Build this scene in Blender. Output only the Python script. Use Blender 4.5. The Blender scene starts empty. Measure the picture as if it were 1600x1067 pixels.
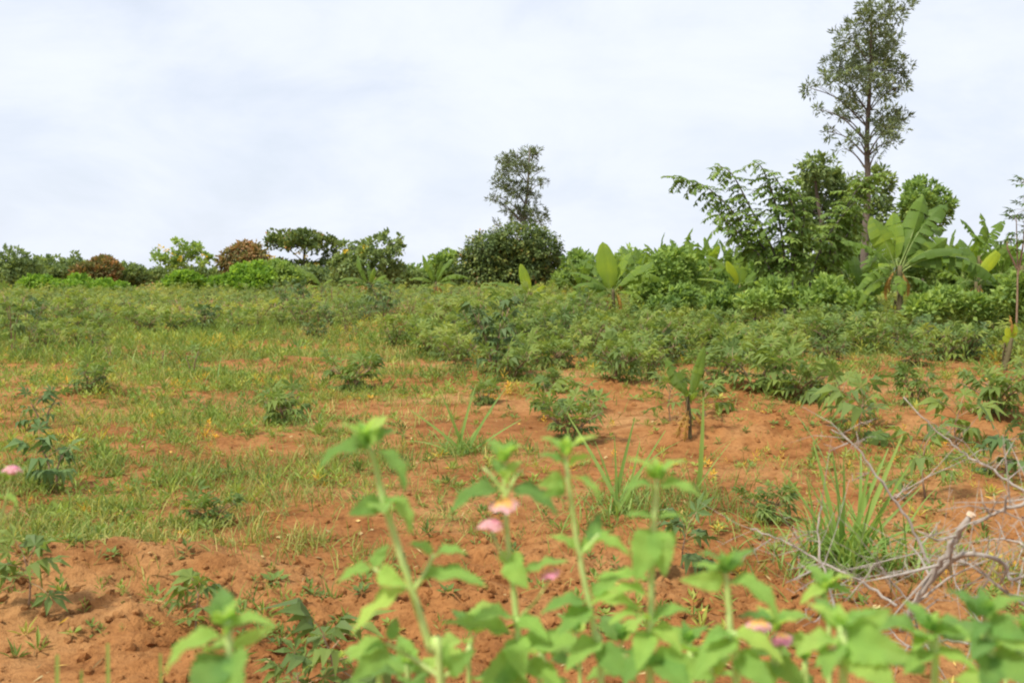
import bpy, math, random
import numpy as np
from mathutils import Matrix, Vector

# ------------------------------------------------------------------ camera, sky, sun, exposure
scene = bpy.context.scene
COL = scene.collection
H = 1.55                       # eye height above the soil
FPX = 1600 * 35 / 36           # 35 mm lens on the 1600 px wide photograph
PITCH = math.atan(103.5 / FPX)

cam_d = bpy.data.cameras.new('camera')
cam_d.lens = 35.0
cam_d.sensor_width = 36.0
cam_d.clip_start = 0.05
cam_d.clip_end = 9000
cam_d.dof.use_dof = True
cam_d.dof.focus_distance = 13.0
cam_d.dof.aperture_fstop = 6.5
cam = bpy.data.objects.new('camera', cam_d)
cam.location = (0, 0, H)
cam.rotation_euler = (math.pi / 2 - PITCH, 0, 0)
COL.objects.link(cam)
scene.camera = cam

SUN_EL, SUN_AZ = math.radians(56), math.radians(-128)   # azimuth from +Y, clockwise positive
world = bpy.data.worlds.new('World')
scene.world = world
world.use_nodes = True
wn, wl = world.node_tree.nodes, world.node_tree.links
wn.clear()
out = wn.new('ShaderNodeOutputWorld')
sky = wn.new('ShaderNodeTexSky')
sky.sky_type = 'NISHITA'
sky.sun_disc = False
sky.sun_elevation = SUN_EL
sky.sun_rotation = SUN_AZ
sky.dust_density = 2.0
bg_sky = wn.new('ShaderNodeBackground')
bg_sky.inputs['Strength'].default_value = 0.12
wl.new(sky.outputs[0], bg_sky.inputs[0])
tc = wn.new('ShaderNodeTexCoord')
mp = wn.new('ShaderNodeMapping')
mp.inputs['Scale'].default_value = (1.5, 1.5, 3.2)
mp.inputs['Rotation'].default_value = (0.10, 0.12, 0)
wl.new(tc.outputs['Generated'], mp.inputs[0])
nz = wn.new('ShaderNodeTexNoise')
nz.inputs['Scale'].default_value = 3.2
nz.inputs['Detail'].default_value = 7
nz.inputs['Roughness'].default_value = 0.58
nz.inputs['Distortion'].default_value = 0.35
wl.new(mp.outputs[0], nz.inputs['Vector'])
rc = wn.new('ShaderNodeValToRGB')          # cloud tone: thin grey undersides to bright tops
rc.color_ramp.elements[0].position = 0.30
rc.color_ramp.elements[0].color = (0.575, 0.620, 0.702, 1)
rc.color_ramp.elements[1].position = 0.66
rc.color_ramp.elements[1].color = (0.660, 0.697, 0.775, 1)
wl.new(nz.outputs['Fac'], rc.inputs[0])
bg_cl = wn.new('ShaderNodeBackground')
bg_cl.inputs['Strength'].default_value = 1.0
wl.new(rc.outputs[0], bg_cl.inputs[0])
mr = wn.new('ShaderNodeMapRange')
mr.inputs['From Min'].default_value = 0.28
mr.inputs['From Max'].default_value = 0.55
mr.inputs['To Min'].default_value = 0.84
mr.inputs['To Max'].default_value = 0.97
wl.new(nz.outputs['Fac'], mr.inputs['Value'])
mx = wn.new('ShaderNodeMixShader')
wl.new(mr.outputs[0], mx.inputs[0])
wl.new(bg_sky.outputs[0], mx.inputs[1])
wl.new(bg_cl.outputs[0], mx.inputs[2])
wl.new(mx.outputs[0], out.inputs[0])

sun_d = bpy.data.lights.new('sun', 'SUN')
sun_d.energy = 3.5
sun_d.angle = math.radians(6)
sun_d.color = (1.0, 0.95, 0.86)
sun = bpy.data.objects.new('sun', sun_d)
sdir = Vector((math.sin(SUN_AZ) * math.cos(SUN_EL), math.cos(SUN_AZ) * math.cos(SUN_EL), math.sin(SUN_EL)))
sun.rotation_euler = (-sdir).to_track_quat('-Z', 'Y').to_euler()
COL.objects.link(sun)

vs = scene.view_settings
vs.view_transform = 'Standard'
vs.look = 'None'
vs.exposure = 0.50
vs.gamma = 1.0
vs.use_curve_mapping = False
cy = scene.cycles
cy.use_denoising = True
cy.max_bounces = 6
cy.diffuse_bounces = 3
cy.glossy_bounces = 2
cy.transmission_bounces = 4
cy.caustics_reflective = False
cy.caustics_refractive = False
cy.filter_width = 2.1

rng = np.random.default_rng(7)
R = random.Random(11)

# ------------------------------------------------------------------ helpers
def at(px, py, Y):
    """world point at distance Y ahead that the photograph shows at pixel (px, py)"""
    c, s = math.cos(PITCH), math.sin(PITCH)
    u, v = (px - 800) / FPX, (py - 533.5) / FPX
    dx, dy, dz = u, c - v * s, -s - v * c
    k = Y / dy
    return np.array((dx * k, Y, H + dz * k))

def hash2(ix, iy, seed):
    n = (ix * 374761393 + iy * 668265263 + seed * 1442695041) & 0x7fffffff
    n = ((n ^ (n >> 13)) * 1274126177) & 0x7fffffff
    return ((n ^ (n >> 16)) & 0xffff) / 65535.0

def vnoise(x, y, seed=0):
    ix, iy = np.floor(x).astype(np.int64), np.floor(y).astype(np.int64)
    fx, fy = x - ix, y - iy
    fx, fy = fx * fx * (3 - 2 * fx), fy * fy * (3 - 2 * fy)
    a, b = hash2(ix, iy, seed), hash2(ix + 1, iy, seed)
    c, d = hash2(ix, iy + 1, seed), hash2(ix + 1, iy + 1, seed)
    return (a * (1 - fx) + b * fx) * (1 - fy) + (c * (1 - fx) + d * fx) * fy - 0.5

def blobs(x, y, lst):
    s = np.zeros_like(x, dtype=float)
    for (cx, cy_, rx, ry, w) in lst:
        s = s + w * np.exp(-(((x - cx) / rx) ** 2 + ((y - cy_) / ry) ** 2))
    return s

MOUNDS = [(-2.05, 5.05, .75, .28, .14), (-1.55, 5.25, .4, .3, .08), (-2.7, 4.9, .5, .25, .06),
          (2.25, 9.9, .8, .8, .20), (3.0, 9.4, .5, .5, .10), (1.55, 9.4, .4, .5, .06), (.4, 11.5, 1.4, .45, .10),
          (2.05, 8.9, .5, .35, -.06), (1.3, 13.2, 1.2, .5, .12), (3.2, 13.0, 1.3, .6, .14), (-2.6, 15.2, 1, .5, .1),
          (0.1, 14.8, 1.3, .5, .12), (3.4, 6.6, .8, .35, .08), (3.6, 5.9, 1., .3, -.05), (.1, 4.7, .7, .4, .05),
          (-.4, 4.2, .5, .25, -.05), (1.5, 5.3, .45, .3, -.06), (5.0, 10.5, .9, .6, .12), (-5.5, 13, 1.2, .6, .1),
          (-3.8, 17, 1.4, .7, .12), (-7, 19, 1.6, .8, .12)]
TILLED = [(-2.2, 4.6, 1.5, .55, 1.0), (.1, 4.7, 1.0, 1.0, 1.0), (1.5, 4.9, .8, .9, 1.0), (3.3, 6.2, 1.1, .7, .8), (2.4, 9.6, 1.2, 1.0, .6),
          (.4, 5.8, .7, .7, .6), (-.9, 4.3, .7, .5, 1.0)]

def height(x, y):
    x, y = np.asarray(x, float), np.asarray(y, float)
    far = 1 / (1 + np.maximum(y - 30, 0) / 25)
    t = np.clip(blobs(x, y, TILLED), 0, 1)
    z = blobs(x, y, MOUNDS)
    z = z + .10 * vnoise(x * .35, y * .35, 3) * far + .07 * vnoise(x * .9, y * .9, 4) * far
    z = z + (.045 + .03 * t) * vnoise(x * 2.3, y * 2.3, 5)
    z = z + (.028 + .045 * t) * vnoise(x * 6, y * 6, 6)
    n = vnoise(x * 14, y * 14, 7)
    z = z + (.012 + .038 * t) * (np.abs(n) * 2 - .3)
    z = z + (.006 + .024 * t) * vnoise(x * 29, y * 31, 8)
    return z

def hz(x, y):
    return float(height(np.array([x]), np.array([y]))[0])

def ground(px, py):
    """point of the soil seen at pixel (px, py)"""
    Y = 1.0
    lo, hi = 1.0, 400.0
    for _ in range(50):
        m = (lo + hi) / 2
        if at(px, py, m)[2] > 0:
            lo = m
        else:
            hi = m
    p = at(px, py, lo)
    p[2] = hz(p[0], p[1])
    return p

def nrm(a):
    return a / np.maximum(np.linalg.norm(a, axis=-1, keepdims=True), 1e-9)

def frames(d, n):
    """rotation matrices with X along d and Z as near to n as it can be"""
    X = nrm(d)
    Z = n - (n * X).sum(-1, keepdims=True) * X
    Z = nrm(Z + 1e-6)
    Y = np.cross(Z, X)
    return np.stack([X, Y, Z], axis=-1)

class Geo:
    """collects triangles and quads with a tone per vertex and a material slot per face"""
    def __init__(self):
        self.V, self.T, self.Q, self.tone, self.Tm, self.Qm, self.n = [], [], [], [], [], [], 0
    def add(self, V, tris=None, quads=None, tone=0.5, tm=0, qm=0):
        V = np.asarray(V, float).reshape(-1, 3)
        if tris is not None and len(tris):
            t = np.asarray(tris, np.int64).reshape(-1, 3)
            self.T.append(t + self.n)
            self.Tm.append(np.broadcast_to(np.asarray(tm), (len(t),)))
        if quads is not None and len(quads):
            q = np.asarray(quads, np.int64).reshape(-1, 4)
            self.Q.append(q + self.n)
            self.Qm.append(np.broadcast_to(np.asarray(qm), (len(q),)))
        self.V.append(V)
        self.tone.append(np.broadcast_to(np.asarray(tone, float), (len(V),)))
        self.n += len(V)
    def arrays(self):
        V = np.concatenate(self.V)
        T = np.concatenate(self.T) if self.T else np.zeros((0, 3), np.int64)
        Q = np.concatenate(self.Q) if self.Q else np.zeros((0, 4), np.int64)
        Tm = np.concatenate(self.Tm) if self.Tm else np.zeros(0, np.int64)
        Qm = np.concatenate(self.Qm) if self.Qm else np.zeros(0, np.int64)
        return V, T, Q, np.concatenate(self.tone), Tm, Qm
    def many(self, tpl, rot, pos, scale, tone=None, jit=0.0):
        """add copies of another Geo; rot (N,3,3) pos (N,3) scale (N,) or (N,3) tone (N,) or None"""
        V, T, Q, tn, Tm, Qm = tpl.arrays()
        N, k = len(pos), len(V)
        if N == 0:
            return
        scale = np.asarray(scale, float)
        if scale.ndim == 1:
            scale = np.repeat(scale[:, None], 3, 1)
        W = np.einsum('nij,nkj->nki', rot, V[None] * scale[:, None, :]) + pos[:, None, :]
        off = (np.arange(N) * k)[:, None, None]
        t = (T[None] + off).reshape(-1, 3)
        q = (Q[None] + off).reshape(-1, 4)
        tt = np.repeat(tn[None], N, 0) if tone is None else np.repeat(np.asarray(tone, float)[:, None], k, 1)
        self.add(W.reshape(-1, 3), t, q, tt.reshape(-1), np.tile(Tm, N), np.tile(Qm, N))
    def mesh(self, name, mats, smooth=True):
        V, T, Q, tn, Tm, Qm = self.arrays()
        me = bpy.data.meshes.new(name)
        nt, nq = len(T), len(Q)
        me.vertices.add(len(V))
        me.vertices.foreach_set('co', V.astype(np.float32).ravel())
        me.loops.add(nt * 3 + nq * 4)
        me.loops.foreach_set('vertex_index', np.concatenate([T.ravel(), Q.ravel()]).astype(np.int32))
        me.polygons.add(nt + nq)
        ls = np.concatenate([np.arange(nt) * 3, nt * 3 + np.arange(nq) * 4]).astype(np.int32)
        me.polygons.foreach_set('loop_start', ls)
        me.polygons.foreach_set('material_index', np.concatenate([Tm, Qm]).astype(np.int32))
        me.polygons.foreach_set('use_smooth', np.full(nt + nq, smooth))
        a = me.attributes.new('tone', 'FLOAT', 'POINT')
        a.data.foreach_set('value', tn.astype(np.float32))
        for m in mats:
            me.materials.append(m)
        me.update(calc_edges=True)
        me.validate()
        return me

def tube(g, pts, rad, sides=6, tone=0.5, mat=0, cap=True):
    pts = np.asarray(pts, float)
    n = len(pts)
    rad = np.broadcast_to(np.asarray(rad, float), (n,))
    tg = np.gradient(pts, axis=0)
    tg = nrm(tg)
    ref = np.array((0.31, 0.17, 0.93)) if abs(tg[0][2]) < .8 else np.array((0.93, .31, 0.17))
    A = nrm(np.cross(tg, ref))
    B = np.cross(tg, A)
    an = np.linspace(0, 2 * math.pi, sides, endpoint=False)
    ring = pts[:, None, :] + rad[:, None, None] * (np.cos(an)[None, :, None] * A[:, None, :] + np.sin(an)[None, :, None] * B[:, None, :])
    V = ring.reshape(-1, 3)
    q = []
    for i in range(n - 1):
        for j in range(sides):
            k = (j + 1) % sides
            q.append((i * sides + j, i * sides + k, (i + 1) * sides + k, (i + 1) * sides + j))
    t = []
    if cap:
        V = np.concatenate([V, pts[-1:]])
        for j in range(sides):
            t.append(((n - 1) * sides + j, (n - 1) * sides + (j + 1) % sides, n * sides))
    g.add(V, t, q, tone, mat, mat)

def smooth_path(pts, n=10):
    """Catmull-Rom through the points"""
    P = np.asarray(pts, float)
    P = np.concatenate([[2 * P[0] - P[1]], P, [2 * P[-1] - P[-2]]])
    o = []
    for i in range(1, len(P) - 2):
        for t in np.linspace(0, 1, n, endpoint=False):
            a, b, c, d = P[i - 1], P[i], P[i + 1], P[i + 2]
            o.append(.5 * ((2 * b) + (-a + c) * t + (2 * a - 5 * b + 4 * c - d) * t * t + (-a + 3 * b - 3 * c + d) * t ** 3))
    o.append(P[-2])
    return np.array(o)

def arc(n, bend):
    """points and normals of an arc from (0,0) to (1,0) that turns by bend radians"""
    t = np.linspace(0, 1, n)
    th = bend / 2 - bend * t
    dx, dz = np.cos(th), np.sin(th)
    x = np.concatenate([[0], np.cumsum((dx[1:] + dx[:-1]) / 2)])
    z = np.concatenate([[0], np.cumsum((dz[1:] + dz[:-1]) / 2)])
    s = x[-1]
    return t, x / s, z / s, th

def leaf_geo(prof, nl=8, nw=2, bend=.6, fold=.25, curl=.0, wave=0., seed=0, mat=0):
    """leaf blade along +X, one unit long, upper face +Z"""
    t, x, z, th = arc(nl + 1, bend)
    w = prof(t)
    rr = np.random.default_rng(seed)
    ph = rr.uniform(0, 6.28)
    s = np.linspace(-1, 1, 2 * nw + 1)
    V = []
    for i in range(nl + 1):
        N = np.array((-math.sin(th[i]), 0, math.cos(th[i])))
        for sj in s:
            a = abs(sj)
            off = w[i] * (a * math.sin(fold) - curl * a * a + wave * a * math.sin(t[i] * 17 + ph + (2 if sj > 0 else 0)))
            V.append(np.array((x[i], 0, z[i])) + np.array((0, sj * w[i] * math.cos(fold), 0)) + N * off)
    m = 2 * nw + 1
    q = [(i * m + j, (i + 1) * m + j, (i + 1) * m + j + 1, i * m + j + 1) for i in range(nl) for j in range(m - 1)]
    g = Geo()
    g.add(V, None, q, 0.5, 0, mat)
    return g

# ------------------------------------------------------------------ materials
def new_mat(name):
    m = bpy.data.materials.new(name)
    m.use_nodes = True
    m.node_tree.nodes.clear()
    return m, m.node_tree.nodes, m.node_tree.links

def ramp(nodes, cols):
    r = nodes.new('ShaderNodeValToRGB')
    e = r.color_ramp.elements
    e[0].position, e[0].color = cols[0][0], (*cols[0][1], 1)
    e[1].position, e[1].color = cols[-1][0], (*cols[-1][1], 1)
    for p, c in cols[1:-1]:
        k = e.new(p)
        k.color = (*c, 1)
    return r

def leaf_mat(name, cols, trans=.35, rough=.5, spec=.35, spread=.3, tgain=(1.5, 1.45, .8), vein=0., gain=1., blue=.78):
    """cols: ramp over tone; tone = stored tone + spread * random per object + noise"""
    m, N, L = new_mat(name)
    o = N.new('ShaderNodeOutputMaterial')
    at_ = N.new('ShaderNodeAttribute'); at_.attribute_name = 'tone'
    oi = N.new('ShaderNodeObjectInfo')
    tx = N.new('ShaderNodeTexCoord')
    no = N.new('ShaderNodeTexNoise'); no.inputs['Scale'].default_value = 3.0; no.inputs['Detail'].default_value = 3
    L.new(tx.outputs['Object'], no.inputs['Vector'])
    a = N.new('ShaderNodeMath'); a.operation = 'MULTIPLY_ADD'
    L.new(oi.outputs['Random'], a.inputs[0]); a.inputs[1].default_value = spread; a.inputs[2].default_value = -spread / 2
    b = N.new('ShaderNodeMath'); b.operation = 'ADD'
    L.new(a.outputs[0], b.inputs[0]); L.new(at_.outputs['Fac'], b.inputs[1])
    c = N.new('ShaderNodeMath'); c.operation = 'MULTIPLY_ADD'
    L.new(no.outputs['Fac'], c.inputs[0]); c.inputs[1].default_value = .3; c.inputs[2].default_value = -.15
    d = N.new('ShaderNodeMath'); d.operation = 'ADD'
    L.new(b.outputs[0], d.inputs[0]); L.new(c.outputs[0], d.inputs[1])
    r = ramp(N, [(p_, (c_[0] * gain, c_[1] * gain * 1.0, c_[2] * gain * blue)) for p_, c_ in cols])
    L.new(d.outputs[0], r.inputs[0])
    p = N.new('ShaderNodeBsdfPrincipled')
    p.inputs['Roughness'].default_value = rough
    p.inputs['Specular IOR Level'].default_value = spec * .5
    L.new(r.outputs[0], p.inputs['Base Color'])
    tr = N.new('ShaderNodeBsdfTranslucent')
    g = N.new('ShaderNodeMix'); g.data_type = 'RGBA'; g.blend_type = 'MULTIPLY'
    g.inputs[0].default_value = 1.0
    g.inputs[7].default_value = (*tgain, 1)
    L.new(r.outputs[0], g.inputs[6])
    L.new(g.outputs[2], tr.inputs['Color'])
    mxs = N.new('ShaderNodeMixShader'); mxs.inputs[0].default_value = trans
    L.new(p.outputs[0], mxs.inputs[1]); L.new(tr.outputs[0], mxs.inputs[2])
    L.new(mxs.outputs[0], o.inputs[0])
    if vein:
        wv = N.new('ShaderNodeTexWave'); wv.wave_type = 'BANDS'; wv.bands_direction = 'X'
        vm = N.new('ShaderNodeMath'); vm.operation = 'MULTIPLY_ADD'; vm.inputs[1].default_value = .22
        vo = N.new('ShaderNodeMath'); vo.operation = 'ADD'; vo.inputs[1].default_value = -.11; L.new(d.outputs[0], vo.inputs[0])
        L.new(wv.outputs['Fac'], vm.inputs[0]); L.new(vo.outputs[0], vm.inputs[2]); L.new(vm.outputs[0], r.inputs[0])
        wv.inputs['Scale'].default_value = vein; wv.inputs['Distortion'].default_value = 2.5; wv.inputs['Detail'].default_value = 2
        L.new(tx.outputs['Object'], wv.inputs['Vector'])
        bu = N.new('ShaderNodeBump'); bu.inputs['Strength'].default_value = .45; bu.inputs['Distance'].default_value = .01
        L.new(wv.outputs['Fac'], bu.inputs['Height'])
        L.new(bu.outputs[0], p.inputs['Normal'])
    return m

def bark_mat(name, c1, c2, scale=12, rough=.85):
    m, N, L = new_mat(name)
    o = N.new('ShaderNodeOutputMaterial')
    p = N.new('ShaderNodeBsdfPrincipled'); p.inputs['Roughness'].default_value = rough
    p.inputs['Specular IOR Level'].default_value = .2
    tx = N.new('ShaderNodeTexCoord')
    mp_ = N.new('ShaderNodeMapping'); mp_.inputs['Scale'].default_value = (1, 1, .3)
    L.new(tx.outputs['Object'], mp_.inputs[0])
    no = N.new('ShaderNodeTexNoise'); no.inputs['Scale'].default_value = scale; no.inputs['Detail'].default_value = 5
    L.new(mp_.outputs[0], no.inputs['Vector'])
    r = ramp(N, [(.3, c1), (.7, c2)])
    L.new(no.outputs['Fac'], r.inputs[0]); L.new(r.outputs[0], p.inputs['Base Color'])
    bu = N.new('ShaderNodeBump'); bu.inputs['Strength'].default_value = .5; bu.inputs['Distance'].default_value = .01
    L.new(no.outputs['Fac'], bu.inputs['Height']); L.new(bu.outputs[0], p.inputs['Normal'])
    L.new(p.outputs[0], o.inputs[0])
    return m

def soil_mat():
    m, N, L = new_mat('red_soil')
    o = N.new('ShaderNodeOutputMaterial')
    p = N.new('ShaderNodeBsdfPrincipled'); p.inputs['Roughness'].default_value = .95
    p.inputs['Specular IOR Level'].default_value = .1
    tx = N.new('ShaderNodeTexCoord')
    def noise(sc, de, ro=.6):
        n = N.new('ShaderNodeTexNoise'); n.inputs['Scale'].default_value = sc
        n.inputs['Detail'].default_value = de; n.inputs['Roughness'].default_value = ro
        L.new(tx.outputs['Object'], n.inputs['Vector'])
        return n
    n1, n2, n3, n4 = noise(.55, 5), noise(4.0, 6), noise(26, 5, .7), noise(90, 3, .7)
    r1 = ramp(N, [(.28, (.215, .085, .028)), (.48, (.345, .152, .050)), (.70, (.430, .235, .095))])
    L.new(n1.outputs['Fac'], r1.inputs[0])
    r2 = ramp(N, [(.30, (.58, .50, .44)), (.50, (1, 1, 1)), (.75, (1.12, 1.16, 1.20))])
    L.new(n2.outputs['Fac'], r2.inputs[0])
    m1 = N.new('ShaderNodeMix'); m1.data_type = 'RGBA'; m1.blend_type = 'MULTIPLY'; m1.inputs[0].default_value = 1
    L.new(r1.outputs[0], m1.inputs[6]); L.new(r2.outputs[0], m1.inputs[7])
    r3 = ramp(N, [(.30, (.50, .42, .37)), (.50, (1, 1, 1)), (.8, (1.2, 1.2, 1.2))])
    L.new(n3.outputs['Fac'], r3.inputs[0])
    m2 = N.new('ShaderNodeMix'); m2.data_type = 'RGBA'; m2.blend_type = 'MULTIPLY'; m2.inputs[0].default_value = .8
    L.new(m1.outputs[2], m2.inputs[6]); L.new(r3.outputs[0], m2.inputs[7])
    L.new(m2.outputs[2], p.inputs['Base Color'])
    ad = N.new('ShaderNodeMath'); ad.operation = 'MULTIPLY_ADD'
    L.new(n4.outputs['Fac'], ad.inputs[0]); ad.inputs[1].default_value = .35
    L.new(n3.outputs['Fac'], ad.inputs[2])
    bu = N.new('ShaderNodeBump'); bu.inputs['Strength'].default_value = .9; bu.inputs['Distance'].default_value = .03
    L.new(ad.outputs[0], bu.inputs['Height']); L.new(bu.outputs[0], p.inputs['Normal'])
    L.new(p.outputs[0], o.inputs[0])
    return m

def flat_mat(name, col, rough=.6, trans=0.):
    m, N, L = new_mat(name)
    o = N.new('ShaderNodeOutputMaterial')
    p = N.new('ShaderNodeBsdfPrincipled'); p.inputs['Roughness'].default_value = rough
    tx = N.new('ShaderNodeTexCoord')
    no = N.new('ShaderNodeTexNoise'); no.inputs['Scale'].default_value = 40; no.inputs['Detail'].default_value = 3
    L.new(tx.outputs['Object'], no.inputs['Vector'])
    r = ramp(N, [(.3, tuple(c * .85 for c in col)), (.7, tuple(min(1, c * 1.12) for c in col))])
    L.new(no.outputs['Fac'], r.inputs[0]); L.new(r.outputs[0], p.inputs['Base Color'])
    if trans:
        tr = N.new('ShaderNodeBsdfTranslucent'); L.new(r.outputs[0], tr.inputs['Color'])
        ms = N.new('ShaderNodeMixShader'); ms.inputs[0].default_value = trans
        L.new(p.outputs[0], ms.inputs[1]); L.new(tr.outputs[0], ms.inputs[2]); L.new(ms.outputs[0], o.inputs[0])
    else:
        L.new(p.outputs[0], o.inputs[0])
    return m

M = {
    'soil': soil_mat(),
    'lantana': leaf_mat('lantana_leaf', [(0, (.085, .170, .065)), (.30, (.135, .245, .080)), (.65, (.205, .330, .100)), (1, (.300, .400, .120))], .45, .55, .35, .8, vein=7, gain=1.68, blue=.75, tgain=(1.4, 1.4, .75)),
    'lantana_stem': bark_mat('lantana_stem', (.40, .54, .14), (.52, .64, .25), 60, .6),
    'banana': leaf_mat('banana_leaf', [(0, (.070, .125, .042)), (.35, (.120, .205, .055)), (.65, (.185, .290, .055)), (.8,(.36,.46,.050)), (1, (.500, .550, .040))], .45, .42, .4, .3, vein=22),
    'banana_rib': flat_mat('banana_midrib', (.28, .36, .10), .5),
    'banana_stem': bark_mat('banana_stem', (.075, .055, .032), (.17, .15, .065), 9),
    'dry_leaf': leaf_mat('dry_leaf', [(0, (.16, .10, .05)), (.5, (.36, .22, .09)), (1, (.55, .33, .08))], .3, .8, .1, .3),
    'cassava': leaf_mat('cassava_leaf', [(0, (.120, .085, .070)), (.18, (.085, .130, .060)), (.40, (.135, .205, .070)), (.65, (.200, .270, .080)), (.92, (.290, .330, .085)), (1, (.36, .34, .07))], .38, .5, .35, .36, gain=1.06),
    'cassava_blue': leaf_mat('cassava_leaf_bluish', [(0, (.060, .110, .050)), (.5, (.125, .205, .085)), (1, (.190, .280, .130))], .3, .55, .3, .5),
    'cassava_dark': leaf_mat('cassava_leaf_dark', [(0, (.110, .075, .080)), (.25, (.060, .090, .050)), (.6, (.095, .150, .060)), (1, (.16, .22, .08))], .25, .5, .3, .2, gain=1.25),
    'cassava_stem': bark_mat('cassava_stem', (.18, .11, .07), (.34, .23, .15), 18),
    'petiole': flat_mat('cassava_petiole', (.27, .17, .08), .6),
    'grass': leaf_mat('grass_blade', [(0, (.105, .145, .045)), (.35, (.185, .225, .068)), (.6, (.270, .285, .100)), (.85, (.38, .36, .14)), (1, (.50, .40, .20))], .35, .55, .3, .0, gain=1.20),
    'tussock': leaf_mat('tussock_blade', [(0, (.110, .200, .065)), (.5, (.200, .310, .090)), (1, (.340, .430, .160))], .35, .45, .4, .5, gain=1.10),
    'weed': leaf_mat('weed_leaf', [(0, (.080, .125, .045)), (.4, (.140, .205, .060)), (.7, (.210, .275, .075)), (.88, (.33, .32, .085)), (1, (.50, .30, .06))], .33, .5, .3, .0, gain=1.30),
    'litter': leaf_mat('dry_litter', [(0, (.18, .11, .06)), (.5, (.36, .25, .14)), (.85, (.55, .42, .26)), (1, (.60, .36, .05))], .1, .9, .1, 0),
    'clod': None,
    'grevillea': leaf_mat('grevillea_leaf', [(0, (.080, .090, .058)), (.4, (.118, .152, .078)), (.75, (.175, .218, .095)), (1, (.29, .30, .13))], .3, .5, .3, 0, gain=1.30, blue=1.0),
    'mango': leaf_mat('mango_leaf', [(0, (.050, .080, .036)), (.4, (.100, .145, .052)), (.7, (.160, .205, .066)), (.86, (.22, .24, .075)), (.93, (.34, .19, .075)), (1, (.38, .16, .07))], .28, .42, .4, 0, gain=1.15),
    'reddish': leaf_mat('reddish_leaf', [(0, (.085, .090, .045)), (.35, (.140, .140, .060)), (.7, (.25, .150, .080)), (1, (.36, .18, .10))], .3, .5, .3, 0, gain=1.35),
    'bright': leaf_mat('bright_shrub_leaf', [(0, (.095, .185, .036)), (.4, (.170, .290, .050)), (1, (.270, .400, .070))], .35, .5, .3, 0, gain=1.20),
    'dark': leaf_mat('dark_shrub_leaf', [(0, (.075, .110, .055)), (.5, (.130, .175, .078)), (1, (.210, .255, .100))], .32, .5, .3, 0, gain=1.55),
    'fresh': leaf_mat('fresh_leaf', [(0, (.090, .150, .055)), (.5, (.170, .250, .080)), (1, (.270, .350, .110))], .4, .5, .3, .25, gain=1.40),
    'feather': leaf_mat('feathery_tree_leaf', [(0, (.070, .120, .040)), (.5, (.135, .205, .060)), (1, (.235, .310, .085))], .35, .5, .3, .45, gain=1.2),
    'flower_yellow': flat_mat('yellow_flower', (.80, .56, .03), .6, .3),
    'pink': flat_mat('pink_petal', (.90, .36, .55), .6, .4),
    'pale_pink': flat_mat('pale_pink_petal', (.92, .52, .56), .6, .4),
    'orange': flat_mat('orange_petal', (.95, .58, .16), .6, .4),
    'bud': flat_mat('green_bud', (.42, .50, .16), .6),
    'bark': bark_mat('bark_brown', (.085, .065, .050), (.20, .155, .12), 6),
    'bark_grey': bark_mat('bark_grey', (.11, .10, .09), (.24, .21, .18), 6),
    'thorn': bark_mat('dead_wood', (.23, .195, .16), (.46, .41, .35), 30),
    'cut': flat_mat('cut_wood', (.68, .52, .36), .8),
    'hill': leaf_mat('far_hill', [(0, (.06, .09, .05)), (1, (.10, .13, .07))], 0, .9, .05, 0),
}

# ------------------------------------------------------------------ objects
def mesh_obj(name, me, parent=None, mat=None):
    o = bpy.data.objects.new(name, me)
    COL.objects.link(o)
    if parent is not None:
        o.parent = parent
    if mat is not None:
        o.matrix_basis = mat
    return o

def empty(name, loc, label, cat, group=None, rz=0., sc=1.):
    o = bpy.data.objects.new(name, None)
    o.empty_display_size = .1
    COL.objects.link(o)
    o.location = [float(v) for v in loc]
    o.rotation_euler = (0, 0, rz)
    o.scale = (sc, sc, sc)
    o['label'], o['category'] = label, cat
    if group:
        o['group'] = group
    return o

def stuff(o, label, cat):
    o['kind'], o['label'], o['category'] = 'stuff', label, cat
    return o

def basis(base, tip, nhint, origin, ws=1., hs=1.):
    base, tip = np.asarray(base, float), np.asarray(tip, float)
    d = tip - base
    Lg = float(np.linalg.norm(d))
    Fm = frames(d[None], np.asarray(nhint, float)[None])[0]
    o = base - np.asarray(origin, float)
    m = Matrix(((Fm[0][0] * Lg, Fm[0][1] * Lg * ws, Fm[0][2] * Lg * hs, o[0]),
                (Fm[1][0] * Lg, Fm[1][1] * Lg * ws, Fm[1][2] * Lg * hs, o[1]),
                (Fm[2][0] * Lg, Fm[2][1] * Lg * ws, Fm[2][2] * Lg * hs, o[2]),
                (0, 0, 0, 1)))
    return m

# ================================================================== GROUND
def spaced(fine0, fine1, step, lo, hi, grow):
    a = list(np.arange(fine0, fine1 + 1e-6, step))
    s, v = step, a[-1]
    while v < hi:
        s *= grow
        v += s
        a.append(v)
    s, v = step, a[0]
    while v > lo:
        s *= grow
        v -= s
        a.insert(0, v)
    return np.array(a)

xs = spaced(-2.9, 3.2, .038, -2500, 2500, 1.06)
ys = spaced(3.3, 7.2, .030, -60, 3500, 1.03)
gx, gy = np.meshgrid(xs, ys)
gz = height(gx.ravel(), gy.ravel())
nx, ny = len(xs), len(ys)
idx = np.arange(nx * ny).reshape(ny, nx)
q = np.stack([idx[:-1, :-1], idx[:-1, 1:], idx[1:, 1:], idx[1:, :-1]], -1).reshape(-1, 4)
g = Geo()
g.add(np.stack([gx.ravel(), gy.ravel(), gz], -1), None, q)
soil = mesh_obj('ground', g.mesh('ground', [M['soil']]))
soil['kind'] = 'structure'
soil['label'] = 'reddish orange bare soil of the field'

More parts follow.
